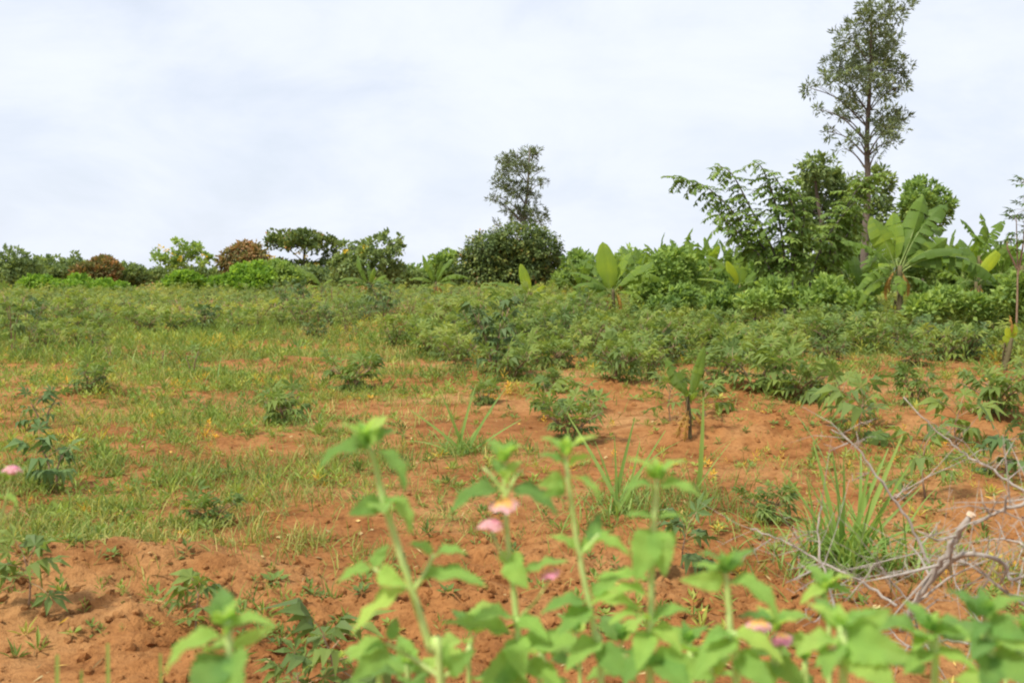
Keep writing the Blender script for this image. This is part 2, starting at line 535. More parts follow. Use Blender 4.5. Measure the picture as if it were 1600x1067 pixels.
# far rise beyond the trees
g = Geo()
hx = np.linspace(-2200, 2200, 120)
prof = 7 + 6 * np.array([vnoise(np.array([v / 260.]), np.array([.3]), 21)[0] for v in hx])
V, q = [], []
for i, v in enumerate(hx):
    V += [(v, 1300, -3), (v, 1420, prof[i]), (v, 1700, prof[i] * .7), (v, 2200, -3)]
for i in range(len(hx) - 1):
    for k in range(3):
        q.append((i * 4 + k, i * 4 + 4 + k, i * 4 + 5 + k, i * 4 + 1 + k))
g.add(V, None, q)
hill = mesh_obj('hills', g.mesh('hills', [M['hill']]))
hill['kind'] = 'structure'
hill['label'] = 'low wooded rise on the horizon'

# ================================================================== TREES
def lance(nl=2, w=.13, bend=.5, seed=0):
    return leaf_geo(lambda t: w * np.sin(np.pi * np.clip(t, .04, .985)) ** .8, nl, 1, bend, .25, seed=seed)

def diamond(w=.28, bend=.3):
    g = Geo()
    z = bend * .12
    g.add([(0, 0, 0), (.45, w, z + .03), (1, 0, -z), (.45, -w, z + .03), (.5, 0, z - .03)],
          [(0, 4, 1), (4, 2, 1), (0, 3, 4), (3, 2, 4)], None)
    return g

TPL_LANCE = diamond(.13, .4)
TPL_BROAD = diamond(.27, .3)
TPL_TINY = diamond(.36, .2)

def crown_geo(clumps, tpl, tufts, per, tuft_r, size, droop=0., up=.5, tone_lo=.15, tone_hi=.8, fill=.45, seed=1, radial=.9):
    """clumps: (centre, radii); leaves sit in tufts spread through each clump"""
    rr = np.random.default_rng(seed)
    g = Geo()
    vol = [max(r[0] * r[2], .001) for c, r in clumps]
    tot = sum(vol)
    zs = [c[2] for c, r in clumps]
    for (c, r), v in zip(clumps, vol):
        n = max(3, int(tufts * v / tot))
        d = nrm(rr.normal(size=(n, 3)))
        rad = rr.uniform(fill, 1.0, n) ** .6
        tc_ = np.asarray(c) + d * rad[:, None] * np.asarray(r) * rr.uniform(.85, 1.15, (n, 1))
        tone_t = rr.uniform(tone_lo, tone_hi, n)
        k = per
        od = nrm(d[:, None, :] * radial + rr.normal(size=(n, k, 3)) * .75 + np.array((0, 0, up - droop)))
        pos = tc_[:, None, :] + od * tuft_r * rr.uniform(.1, .9, (n, k, 1))
        dirs = nrm(od + rr.normal(size=(n, k, 3)) * .35 + np.array((0, 0, -droop)))
        nh = nrm(rr.normal(size=(n, k, 3)) * .5 + np.array((0, 0, .7)) + d[:, None, :] * 1.1)
        sc = size * rr.uniform(.65, 1.25, n * k)
        tn = np.repeat(tone_t, k) + rr.normal(size=n * k) * .09
        g.many(tpl, frames(dirs.reshape(-1, 3), nh.reshape(-1, 3)), pos.reshape(-1, 3), sc, np.clip(tn, 0, 1))
    return g

def clumps_px(lst, Y, depth=1.0, seed=0, jit=.0):
    rr = np.random.default_rng(seed)
    o = []
    for (x, y, rx, ry) in lst:
        k = Y / FPX
        dy = rr.uniform(-1, 1) * depth
        c = at(x, y, Y)
        c[1] += dy
        o.append((c, np.array((rx * k, max(rx, ry) * k * .9, ry * k))))
    return o

def make_tree(name, label, cat, base_px, Y, lst, mat, tpl, tufts, per, tuft_r, size, trunk_r, top_px=None, bark='bark', depth=1.,
              limbs=True, group=None, flowers=None, seed=1, pinch=1, **kw):
    b = at(base_px, 480, Y)
    b[2] = hz(b[0], b[1]) - .05
    root = empty(name, b, label, cat, group)
    if pinch != 1:
        lst = [(base_px + (x - base_px) * pinch, y + 5, rx * .95, ry) for x, y, rx, ry in lst]
    cl = clumps_px(lst, Y, depth, seed)
    cg = crown_geo([(c - b, r) for c, r in cl], TPL[tpl], tufts, per, tuft_r, size, seed=seed, **kw)
    mesh_obj('crown', cg.mesh('crown', [M[mat]], False), root)
    tg = Geo()
    if top_px is None:
        tp = max(cl, key=lambda q: q[0][2])[0]
    else:
        tp = at(top_px[0], top_px[1], Y)
    rr = random.Random(seed)
    n = 7
    path = [np.zeros(3)]
    for i in range(1, n + 1):
        f = i / n
        path.append((tp - b) * f + np.array((rr.uniform(-.1, .1), rr.uniform(-.1, .1), 0)) * (trunk_r * 6) * (1 - f))
    path = smooth_path(path, 3)
    rad = np.linspace(trunk_r, trunk_r * .18, len(path))
    tube(tg, path, rad, 8)
    if limbs:
        for c, r in cl:
            e = c - b
            zz = max(.15 * tp[2], e[2] - max(.3, np.linalg.norm(e[:2] - (tp - b)[:2]) * .5))
            j = int(np.clip(zz / max((tp - b)[2], .1), 0.08, .97) * (len(path) - 1))
            s = path[j]
            mid = (s + e) / 2 + np.array((0, 0, .12 * np.linalg.norm(e - s)))
            pth = smooth_path([s, mid, e], 4)
            r0 = min(rad[j] * .4, trunk_r * .25)
            tube(tg, pth, np.linspace(r0, r0 * .25, len(pth)), 5)
            for _ in range(4):      # twigs into the clump
                d = np.array([rr.uniform(-1, 1) for _ in range(3)]) * r * .9
                s2 = pth[rr.randint(len(pth) // 2, len(pth) - 1)]
                tube(tg, [s2, (s2 + e + d) / 2 + np.array((0, 0, .05)), e + d], [r0 * .3, r0 * .2, r0 * .1], 4)
    mesh_obj('trunk', tg.mesh('trunk', [M[bark]]), root)
    if flowers:
        k = Y / FPX
        for (x, y, rx, ry) in flowers:
            fc = at(x, y, Y) - b + np.array((0, -1.2 * depth, 0))
            fg = crown_geo([(fc, np.array((rx * k, rx * k, ry * k)))], TPL['tiny'], 5, 4, size * .4, size * .5, seed=seed + int(x), up=1.0)
            fo = mesh_obj('flower_cluster', fg.mesh('flower_cluster', [M['flower_yellow']], False), root)
            fo['kind'] = 'stuff'
    return root

TPL = {'lance': TPL_LANCE, 'broad': TPL_BROAD, 'tiny': TPL_TINY}

make_tree('silky_oak_tree', 'tall slender silky oak tree rising far above the bananas', 'tree', 1350, 37,
          [(1372, 22, 46, 24), (1345, 45, 26, 22), (1388, 60, 36, 30), (1366, 85, 48, 28), (1304, 62, 17, 20), (1308, 100, 28, 22),
           (1402, 104, 24, 20), (1290, 126, 22, 10), (1265, 128, 15, 10), (1345, 128, 36, 18), (1322, 148, 26, 14), (1380, 138, 28, 16),
           (1411, 130, 15, 9), (1277, 164, 9, 8), (1318, 172, 12, 8), (1346, 163, 30, 12), (1376, 183, 22, 20), (1412, 182, 17, 16), (1396, 192, 15, 15),
           (1332, 216, 17, 13), (1372, 205, 14, 15), (1305, 194, 9, 11), (1364, 235, 9, 9), (1391, 218, 9, 8), (1340, 108, 20, 12), (1320, 225, 10, 6)],
          'grevillea', 'lance', 700, 14, .19, .20, .17, (1362, 12), 'bark', 1.1, seed=3, pinch=.94, tone_lo=.05, tone_hi=.85, fill=.05)
make_tree('silky_oak_tree', 'thin grey-green silky oak standing above the round dark mango', 'tree', 812, 78,
          [(800, 247, 18, 12), (828, 240, 15, 11), (790, 266, 15, 10), (784, 288, 13, 14), (815, 268, 18, 12), (833, 262, 8, 8), (806, 300, 22, 16),
           (774, 309, 9, 4), (836, 287, 11, 5), (851, 283, 8, 3), (836, 306, 10, 4), (790, 326, 11, 9), (832, 337, 17, 18), (812, 335, 15, 16),
           (774, 349, 7, 4), (851, 342, 6, 11), (768, 312, 6, 3), (845, 268, 4, 3), (840, 238, 6, 7), (784, 252, 7, 5)],
          'grevillea', 'lance', 500, 11, .27, .32, .26, (828, 232), 'bark_grey', 1.5, seed=5, tone_lo=.0, tone_hi=.75, fill=.05)
make_tree('mango_tree', 'dense round dark green mango tree below the thin silky oak', 'tree', 798, 70,
          [(812, 374, 46, 22), (768, 392, 40, 26), (842, 392, 34, 28), (736, 418, 26, 24), (800, 410, 60, 36), (858, 420, 24, 22), (820, 430, 50, 26), (760, 428, 40, 24)],
          'mango', 'broad', 2300, 11, .38, .27, .25, None, 'bark', 1.2, seed=6, droop=.45, up=.3, tone_lo=.05, tone_hi=.80, fill=.55)
make_tree('broadleaf_tree', 'dark rounded tree behind the feathery arching tree', 'tree', 1300, 42,
          [(1272, 272, 30, 20), (1308, 292, 36, 28), (1362, 296, 22, 26), (1258, 316, 20, 28), (1300, 340, 50, 36), (1368, 338, 17, 26), (1290, 385, 50, 36), (1340, 370, 30, 36), (1262, 262, 12, 10)],
          'dark', 'broad', 700, 12, .34, .26, .2, None, 'bark', 1.0, seed=8, droop=.25, fill=.35, tone_lo=0., tone_hi=.8)
make_tree('broadleaf_tree', 'small rounded treetop behind the tall upright banana leaves', 'tree', 1447, 52,
          [(1447, 297, 24, 15), (1430, 318, 19, 18), (1466, 322, 23, 20), (1447, 340, 30, 22), (1416, 327, 7, 6)],
          'fresh', 'broad', 330, 12, .34, .28, .16, None, 'bark', .8, seed=9, fill=.4, tone_lo=.0, tone_hi=.6)

make_tree('flat_topped_tree', 'flat topped dark tree on the left skyline', 'tree', 470, 84,
          [(440, 371, 27, 9), (476, 374, 34, 11), (508, 380, 20, 9), (458, 384, 18, 7), (425, 382, 12, 8), (496, 389, 20, 5), (470, 420, 34, 9), (508, 418, 22, 9), (440, 418, 18, 8), (515, 400, 12, 5)],
          'mango', 'tiny', 560, 11, .34, .28, .22, (478, 372), 'bark', 1.2, seed=10, up=.8, tone_lo=.2, tone_hi=.82, fill=.2,
          flowers=[(470, 398, 3, 2), (484, 401, 4, 2), (500, 414, 3, 2)])
make_tree('flowering_tree', 'open branched small tree with yellow flowers against the sky', 'tree', 292, 80,
          [(272, 402, 12, 6), (296, 391, 17, 8), (250, 406, 9, 6), (309, 386, 8, 4), (282, 413, 16, 6), (322, 407, 11, 9), (244, 398, 5, 5), (285, 382, 8, 6), (300, 400, 12, 5), (262, 412, 9, 5)],
          'fresh', 'tiny', 150, 9, .34, .30, .11, (285, 384), 'bark_grey', 1.0, seed=12, fill=.1, tone_lo=.1, tone_hi=.7,
          flowers=[(257, 388, 5, 2.5), (268, 392, 5, 2.5), (290, 405, 3, 2), (277, 400, 2.5, 2), (326, 401, 2.5, 1.5)])
make_tree('flowering_tree', 'spreading dark shrub tree with sparse yellow flowers above small banana', 'tree', 575, 66,
          [(560, 385, 16, 7), (600, 374, 9, 6), (617, 387, 9, 9), (586, 378, 6, 5), (578, 400, 22, 9), (546, 400, 16, 9), (603, 402, 17, 9), (570, 420, 34, 15), (530, 415, 18, 16), (608, 420, 20, 12), (540, 385, 8, 5), (606, 366, 4, 4), (626, 378, 4, 5)],
          'dark', 'tiny', 430, 10, .30, .27, .15, (590, 380), 'bark_grey', 1.0, seed=13, fill=.1, tone_lo=.1, tone_hi=.8,
          flowers=[(575, 389, 3.5, 2.5), (569, 398, 3.5, 2), (545, 393, 2, 1.5)])
make_tree('mango_tree', 'reddish brown leafed mango beside the bright round bush', 'tree', 382, 82,
          [(380, 394, 26, 11), (400, 404, 20, 10), (358, 410, 16, 13), (385, 412, 30, 12), (378, 384, 4, 4)],
          'reddish', 'broad', 420, 11, .42, .36, .2, None, 'bark', 1., seed=14, droop=.4, fill=.4,
          flowers=[(426, 404, 6, 4), (436, 410, 3, 2)])

SHRUBS = [  # label, Y, clumps, material, tufts, seed
    ('dark bushy tree at the left edge of the hedge line', 76, [(12, 408, 32, 18), (-20, 410, 30, 20), (30, 425, 34, 18), (5, 432, 40, 18)], 'dark', 520),
    ('dark green hedge tree right of the left edge tree', 80, [(72, 418, 26, 15), (52, 425, 22, 14), (90, 432, 26, 14)], 'dark', 380),
    ('hedge tree with a thin spire between dark tree and red topped tree', 84, [(112, 420, 22, 12), (118, 405, 3, 8), (128, 432, 24, 14)], 'dark', 320),
    ('red topped mango tree in the left hedge line', 78, [(160, 414, 20, 9), (150, 428, 28, 14), (178, 424, 14, 12)], 'reddish', 420),
    ('low dark tree right of the red topped mango', 80, [(205, 428, 24, 12), (190, 438, 26, 12), (224, 436, 16, 9)], 'dark', 330),
    ('bright yellow-green bush in front of the left edge tree', 70, [(62, 446, 24, 11), (45, 454, 20, 10), (78, 455, 18, 10)], 'bright', 360),
    ('upright bright green bush beside the red topped mango', 70, [(118, 446, 16, 13), (112, 456, 18, 12), (130, 455, 12, 11)], 'bright', 320),
    ('wide bright green bush below the red topped mango', 70, [(160, 452, 22, 9), (180, 456, 20, 9), (146, 458, 16, 8)], 'bright', 340),
    ('dark shrub behind the flowering tree trunk', 84, [(262, 432, 26, 11), (300, 430, 26, 10), (332, 434, 24, 11), (275, 440, 30, 10)], 'dark', 420),
    ('bright green bush below the yellow flowering tree', 72, [(290, 440, 24, 11), (275, 447, 22, 10), (308, 449, 18, 9)], 'bright', 380),
    ('small bright bush between the two larger bright bushes', 72, [(342, 446, 15, 10), (332, 452, 14, 8)], 'bright', 220),
    ('large round vivid green bush on the left skyline', 68, [(390, 432, 30, 18), (372, 442, 18, 14), (408, 443, 18, 14), (390, 450, 28, 11)], 'bright', 620),
    ('mid green shrub right of the large round bush', 76, [(432, 424, 22, 14), (450, 436, 26, 13), (418, 440, 18, 12)], 'fresh', 420),
    ('leafy shrub left of the round mango', 74, [(692, 418, 20, 17), (676, 432, 18, 14), (708, 436, 18, 13), (700, 402, 10, 8)], 'fresh', 380),
    ('low shrub between small bananas and flowering shrub tree', 74, [(640, 436, 24, 10), (620, 440, 20, 10)], 'dark', 260),
    ('dark filler shrub under the flat topped tree', 80, [(470, 432, 34, 12), (505, 436, 28, 12), (530, 440, 24, 10)], 'dark', 380),
    ('pale leafy shrub right of the round mango', 52, [(905, 415, 22, 16), (925, 428, 26, 16), (890, 438, 22, 12), (900, 402, 10, 6)], 'fresh', 360),
    ('leafy thicket behind the tall upright banana leaf', 48, [(985, 418, 26, 24), (1010, 440, 34, 22), (960, 440, 26, 18)], 'fresh', 460),
    ('tall leafy thicket left of the feathery arching tree', 34, [(1045, 425, 34, 34), (1075, 440, 36, 28), (1020, 452, 34, 20), (1050, 470, 50, 20)], 'fresh', 640),
    ('leafy shrub under the feathery arching tree', 38, [(1130, 455, 40, 22), (1180, 450, 40, 26), (1230, 455, 40, 26), (1285, 455, 40, 28), (1330, 450, 30, 30)], 'fresh', 900),
    ('leafy shrub behind the large banana plant', 40, [(1460, 430, 50, 36), (1510, 440, 40, 36), (1560, 440, 40, 36), (1600, 440, 40, 36)], 'fresh', 900),
    ('low leafy growth around the feathery tree stems', 26.5, [(1180, 474, 26, 12), (1215, 462, 24, 20), (1268, 474, 28, 14), (1300, 458, 18, 22), (1330, 474, 24, 12)], 'fresh', 300),
    ('low leafy growth right of the large banana stem', 23, [(1448, 484, 26, 12), (1490, 472, 24, 20), (1540, 482, 30, 14), (1572, 462, 22, 24), (1612, 476, 30, 18)], 'fresh', 330),
    ('low leafy growth before the pale leaved banana', 29, [(1040, 482, 24, 9), (1078, 468, 22, 15), (1120, 478, 26, 10), (1140, 464, 14, 14)], 'fresh', 230),
    ('low hedge strip behind the left edge trees', 94, [(20, 434, 40, 10), (80, 436, 40, 9), (140, 438, 40, 9), (200, 438, 36, 8)], 'dark', 360),
    ('low hedge strip behind the bright bushes', 94, [(275, 438, 36, 8), (330, 436, 36, 9), (390, 434, 36, 10), (450, 434, 36, 10)], 'dark', 360),
    ('low hedge strip behind the small bananas', 94, [(520, 434, 36, 10), (580, 436, 36, 9), (640, 430, 30, 12), (700, 430, 36, 12)], 'fresh', 360),
    ('background shrub in the gap right of the flowering shrub tree', 92, [(640, 432, 26, 12), (665, 438, 24, 12), (612, 438, 24, 12)], 'dark', 320),
    ('background shrub behind the tall upright banana leaf', 88, [(935, 430, 34, 14), (965, 425, 26, 16), (900, 436, 28, 12)], 'dark', 360),
    ('background shrub behind the tall leafy thicket', 86, [(1020, 425, 36, 18), (1070, 420, 36, 20), (1110, 428, 30, 18)], 'fresh', 460),
    ('background shrub row behind the feathery tree', 70, [(1150, 425, 36, 24), (1205, 422, 36, 24), (1255, 425, 36, 24), (1175, 445, 50, 18)], 'fresh', 560),
    ('background shrub row behind the tall trunk', 66, [(1310, 420, 40, 30), (1360, 425, 40, 28), (1400, 428, 34, 26), (1340, 448, 50, 18)], 'fresh', 560),
    ('background shrub row below the small rounded treetop', 64, [(1440, 415, 36, 30), (1480, 422, 36, 28), (1420, 445, 40, 18), (1475, 448, 40, 16)], 'dark', 520),
    ('background shrub row behind the right edge bananas', 62, [(1530, 422, 36, 28), (1575, 420, 36, 30), (1620, 425, 36, 30), (1560, 446, 50, 18)], 'dark', 520),
]
for i, (lab, Y, lst, mt, tf) in enumerate(SHRUBS):
    sz = .30 * (Y / 75) ** .5
    make_tree('shrub', lab, 'shrub', lst[0][0], Y, lst, mt, 'broad' if mt != 'bright' else 'tiny', tf, 11, sz * 1.1, sz,
              .07, (lst[0][0], lst[0][1]), 'bark_grey', .8, limbs=Y > 35, seed=40 + i, group='shrubs and small trees along the field edge', fill=.35,
              tone_lo=.05, tone_hi=.85, up=.6)

# ================================================================== BANANAS
def banana_leaf(bend, fold, torn, seed, width=.17):
    """blade + midrib + petiole; petiole from x=0 to .14, blade to 1"""
    rr = random.Random(seed)
    g = Geo()
    n = 17
    t, x, z, th = arc(n, bend)
    C = np.stack([x, np.zeros(n), z], -1)
    N = np.stack([-np.sin(th), np.zeros(n), np.cos(th)], -1)
    u = np.clip((t - .14) / .86, 0, 1)
    w = width * np.clip(np.sin(np.pi * u ** .85), 0, 1) ** .55
    w[t < .14] = 0
    for side in (-1, 1):
        ang = fold
        i = 2
        while i < n - 1:
            span = 1 if torn > .5 else 2
            if torn:
                ang = fold + rr.uniform(-1, .35) * torn
            for k in range(i, min(i + span, n - 1)):
                a, b = k, k + 1
                shrink = rr.uniform(.0, .35) * torn * .12
                P = []
                for jj, f0 in ((a, shrink), (b, -shrink)):
                    for s in (0, .55, 1.0):
                        drp = ang - .5 * s
                        P.append(C[jj] + (x[1]) * f0 * s * np.array((1, 0, 0)) + w[jj] * s * (math.cos(drp) * np.array((0, side, 0)) + math.sin(drp) * N[jj]))
                V = np.array(P)
                qq = [(0, 3, 4, 1), (1, 4, 5, 2)] if side < 0 else [(0, 1, 4, 3), (1, 2, 5, 4)]
                g.add(V, None, qq, .5 + rr.uniform(-.05, .05), 0, 0)
            i += span
    tube(g, C[:, :] - N * .006, np.linspace(.009, .003, n), 5, .5, 1)
    return g

BL = {}
for nm, (bend, fold, torn) in {'up': (.4, .5, .22), 'upflat': (.6, .2, .5), 'mid': (1.0, .35, .4), 'midtorn': (1.1, .2, .7), 'droop': (1.6, .1, .5), 'drooptorn': (1.8, .0, 1.0)}.items():
    BL[nm] = [banana_leaf(bend, fold, torn, 60 + k, .17 if nm != 'up' else .19).mesh('leaf', [M['banana'], M['banana_rib']]) for k in range(3)]
BL_bright = [banana_leaf(.2, .35, 0, 70 + k, .21) for k in range(2)]
for b_ in BL_bright:
    b_.tone = [np.full_like(np.asarray(t_), .82) for t_ in b_.tone]
BL['bright'] = [b_.mesh('leaf', [M['banana'], M['banana_rib']]) for b_ in BL_bright]
BL['lime'] = []
for k in range(2):
    b_ = banana_leaf(.7, .3, .1, 75 + k, .17)
    b_.tone = [np.full_like(np.asarray(t_), .66) for t_ in b_.tone]
    BL['lime'].append(b_.mesh('leaf', [M['banana'], M['banana_rib']]))

DRY = [banana_leaf(1.6, -.3, .9, 90 + k, .12).mesh('dry_leaf', [M['dry_leaf'], M['dry_leaf']]) for k in range(2)]

def pseudostem(root, top, r):
    g = Geo()
    p = smooth_path([np.zeros(3), top * .5 + np.array((.01, 0, 0)), top], 5)
    tube(g, p, np.linspace(r * 1.15, r * .6, len(p)), 9)
    for k in range(5):   # loose dry sheaths hugging the stem
        a = R.uniform(0, 6.28); h0 = R.uniform(.15, .7)
        c = top * h0
        d = np.array((math.cos(a), math.sin(a), 0))
        tube(g, [c + d * r * .7, c + d * r * 1.25 + np.array((0, 0, .12)), c + d * r * 1.7 + np.array((0, 0, -.1))], [r * .35, r * .3, r * .06], 4)
    mesh_obj('pseudostem', g.mesh('pseudostem', [M['banana_stem']]), root)

def banana_px(label, x, Y, top_y, leaves, r=.09, group='banana plants behind the cassava'):
    b = at(x, 480, Y); b[2] = hz(b[0], b[1]) - .03
    root = empty('banana_plant', b, label, 'banana plant', group)
    pseudostem(root, at(x, top_y, Y) - b, r)
    for (bx, by, tx, ty, kind, ws, dy, facing) in leaves:
        p0, p1 = at(bx, by, Y), at(tx, ty, Y)
        p1[1] += dy
        nh = {'c': (0.1, -1, .35), 'u': (0, -.25, 1), 'l': (-.8, -.5, .5), 'r': (.8, -.6, .4)}[facing]
        if kind in ('mid', 'midtorn') and facing == 'c':
            nh = (R.choice((-1, 1)) * R.uniform(.3, .8), -.5, .8)
        if kind in ('lime', 'bright') and facing == 'c':
            nh = (R.uniform(-.6, .6), -1, .3)
        mesh_obj('leaf', R.choice(BL[kind]), root, basis(p0, p1, nh, b, ws * .82))
    top = at(x, top_y, Y)
    for k in range(4):       # dead leaves hanging round the stem
        a = R.uniform(0, 6.28)
        p0 = top + np.array((math.cos(a) * r, math.sin(a) * r, R.uniform(-.2, -.05)))
        p1 = p0 + np.array((math.cos(a) * .28, math.sin(a) * .28, -1.)) * R.uniform(.4, .7) * min(1, (top[2] - b[2]) / 1.2)
        mesh_obj('withered_leaf', R.choice(DRY), root, basis(p0, p1, (math.cos(a), math.sin(a), .6), b, 1.0))
    return root

banana_px('large banana plant with broad upright leaves and torn drooping leaves', 1406, 24, 415, [
    (1399, 418, 1362, 338, 'upflat', 1.75, .1, 'c'), (1402, 416, 1408, 330, 'up', 1.2, .5, 'l'), (1405, 416, 1452, 303, 'upflat', 1.15, .3, 'c'),
    (1409, 418, 1492, 316, 'midtorn', 1.1, .4, 'c'), (1410, 420, 1478, 372, 'upflat', 1.7, -.1, 'c'), (1396, 422, 1308, 378, 'midtorn', .9, -.2, 'u'),
    (1400, 428, 1322, 458, 'drooptorn', 1.1, -.6, 'u'), (1410, 424, 1546, 446, 'drooptorn', .9, -.5, 'u'), (1409, 421, 1500, 400, 'droop', .8, -.6, 'u'),
    (1402, 432, 1392, 462, 'droop', 1.3, -.7, 'u'), (1412, 432, 1456, 482, 'drooptorn', 1.2, -.3, 'u'), (1398, 432, 1345, 488, 'droop', 1.0, .3, 'u'),
    (1406, 418, 1440, 345, 'up', 1.3, .7, 'c'), (1410, 420, 1500, 352, 'midtorn', 1.2, .9, 'c')], .085)
banana_px('banana plant with two bent lime green leaves right of large banana', 1525, 27, 440, [
    (1528, 436, 1476, 384, 'lime', 1.2, 0, 'c'), (1527, 434, 1558, 390, 'bright', 1.0, -.2, 'c'), (1530, 440, 1590, 446, 'drooptorn', 1, -.4, 'u'),
    (1522, 440, 1470, 470, 'droop', 1, -.4, 'u'), (1524, 438, 1515, 372, 'up', 1.0, .6, 'c')], .07)
banana_px('torn leaved banana plant on the right skyline', 1530, 38, 400, [
    (1530, 402, 1502, 342, 'midtorn', 1.2, .1, 'c'), (1532, 402, 1536, 332, 'midtorn', 1.3, .2, 'r'), (1535, 402, 1572, 344, 'midtorn', 1.2, .1, 'c'),
    (1536, 404, 1590, 392, 'drooptorn', 1.1, -.3, 'u'), (1528, 404, 1478, 400, 'drooptorn', 1.1, -.3, 'u'), (1530, 404, 1552, 350, 'up', 1, .6, 'c')], .1)
banana_px('banana plant with torn leaves at the right edge', 1596, 26, 415, [
    (1590, 418, 1548, 372, 'midtorn', 1.0, .1, 'c'), (1595, 418, 1640, 370, 'midtorn', 1.1, .2, 'c'), (1592, 420, 1556, 436, 'drooptorn', 1.1, -.4, 'u'),
    (1596, 422, 1600, 478, 'drooptorn', 1.5, -.7, 'u'), (1598, 420, 1650, 440, 'droop', 1.1, -.4, 'u')], .09)
banana_px('banana plant with one tall upright yellow-green leaf', 958, 32, 452, [
    (955, 462, 941, 378, 'bright', 1.15, -.1, 'c'), (957, 455, 988, 394, 'mid', 1.2, .3, 'c'), (959, 456, 1022, 412, 'mid', 1.2, .0, 'c'),
    (954, 458, 888, 426, 'mid', .9, .1, 'u'), (954, 460, 892, 450, 'droop', 1, -.4, 'u'), (960, 460, 1004, 470, 'droop', 1, -.4, 'u'), (955, 460, 925, 468, 'droop', 1.1, -.6, 'u'),
    (957, 456, 968, 400, 'up', .9, .5, 'r'), (956, 458, 905, 405, 'midtorn', .8, .5, 'u'), (958, 458, 1040, 440, 'drooptorn', .8, -.2, 'u'), (956, 460, 880, 470, 'drooptorn', .8, -.3, 'u')], .08)
banana_px('small banana plant with yellow-green spear leaf before the round mango', 829, 36, 456, [
    (829, 466, 813, 412, 'bright', .85, -.1, 'c'), (830, 460, 812, 424, 'mid', 1.0, .2, 'l'), (831, 462, 884, 466, 'lime', .8, -.3, 'u'), (828, 462, 782, 458, 'lime', .7, -.2, 'u'),
    (830, 462, 852, 446, 'lime', 1., -.1, 'c'), (829, 464, 806, 482, 'droop', 1, -.3, 'u'), (828, 460, 760, 444, 'mid', .7, .2, 'u')], .06)
banana_px('small banana plant with two raised leaves left of the mango', 681, 50, 440, [
    (680, 446, 660, 398, 'up', .8, 0, 'l'), (682, 444, 709, 404, 'mid', .9, 0, 'c'), (679, 446, 640, 438, 'droop', 1.1, -.3, 'u'), (684, 446, 716, 446, 'droop', 1.1, -.3, 'u'), (682, 446, 690, 408, 'up', 1, .3, 'r'), (682, 448, 735, 436, 'drooptorn', .9, -.2, 'u'), (680, 448, 650, 456, 'drooptorn', 1, -.5, 'u'), (682, 448, 700, 456, 'droop', 1, -.5, 'u'), (681, 446, 672, 412, 'midtorn', .9, .4, 'c')], .08)
banana_px('small lime banana plant below the flowering shrub tree', 577, 50, 440, [
    (577, 448, 558, 398, 'mid', .9, 0, 'l'), (578, 446, 586, 418, 'lime', 1.0, -.1, 'c'), (575, 446, 530, 440, 'droop', 1.1, -.3, 'u'), (579, 446, 604, 430, 'lime', 1, .1, 'c'), (577, 448, 618, 446, 'drooptorn', .9, -.3, 'u'), (576, 448, 545, 452, 'drooptorn', 1, -.5, 'u'), (577, 446, 572, 410, 'midtorn', .9, .4, 'r')], .07)
banana_px('banana sucker with one pale leaf leaning left', 503, 52, 446, [
    (504, 452, 464, 417, 'mid', .75, 0, 'c'), (503, 450, 520, 436, 'mid', 1, 0, 'c'), (503, 450, 480, 452, 'droop', 1, -.2, 'u')], .06)
banana_px('banana plant with pale leaves left of the feathery tree trunk', 1155, 31, 446, [
    (1153, 450, 1102, 398, 'mid', 1.0, .1, 'c'), (1155, 450, 1134, 408, 'bright', 1.0, -.1, 'c'), (1156, 450, 1160, 392, 'up', 1.3, .3, 'c'), (1158, 450, 1206, 412, 'mid', 1.1, 0, 'c'),
    (1152, 452, 1086, 436, 'lime', .8, -.3, 'u'), (1157, 452, 1214, 448, 'drooptorn', 1, -.4, 'u'), (1154, 452, 1116, 470, 'droop', 1, -.4, 'u')], .08)

def banana_auto(label, x, Y, hstem, n, seed, lmin=1.3, lmax=1.9):
    rr = random.Random(seed)
    b = at(x, 480, Y); b[2] = hz(b[0], b[1]) - .03
    root = empty('banana_plant', b, label, 'banana plant', 'banana plants behind the cassava')
    top = np.array((rr.uniform(-.15, .15), rr.uniform(-.1, .1), hstem))
    pseudostem(root, top, .085)
    for k in range(n):
        a = k * 2.4 + rr.uniform(-.4, .4)
        e = math.radians(75 - 75 * (k / (n - 1)) + rr.uniform(-8, 8))
        Lg = rr.uniform(lmin, lmax)
        d = np.array((math.cos(a) * math.cos(e), math.sin(a) * math.cos(e), math.sin(e)))
        kind = 'up' if e > 1.1 else rr.choice(['mid', 'midtorn', 'midtorn']) if e > .5 else rr.choice(['droop', 'drooptorn', 'midtorn'])
        p0 = top - np.array((0, 0, .05 * k))
        nh = np.array((-math.cos(a) * .5, -math.sin(a) * .5, 1.)) if e < 1.1 else np.array((-math.cos(a), -math.sin(a), .2))
        mesh_obj('leaf', rr.choice(BL[kind]), root, basis(p0, p0 + d * Lg, nh, (0, 0, 0), rr.uniform(.8, 1.05)))
    return root

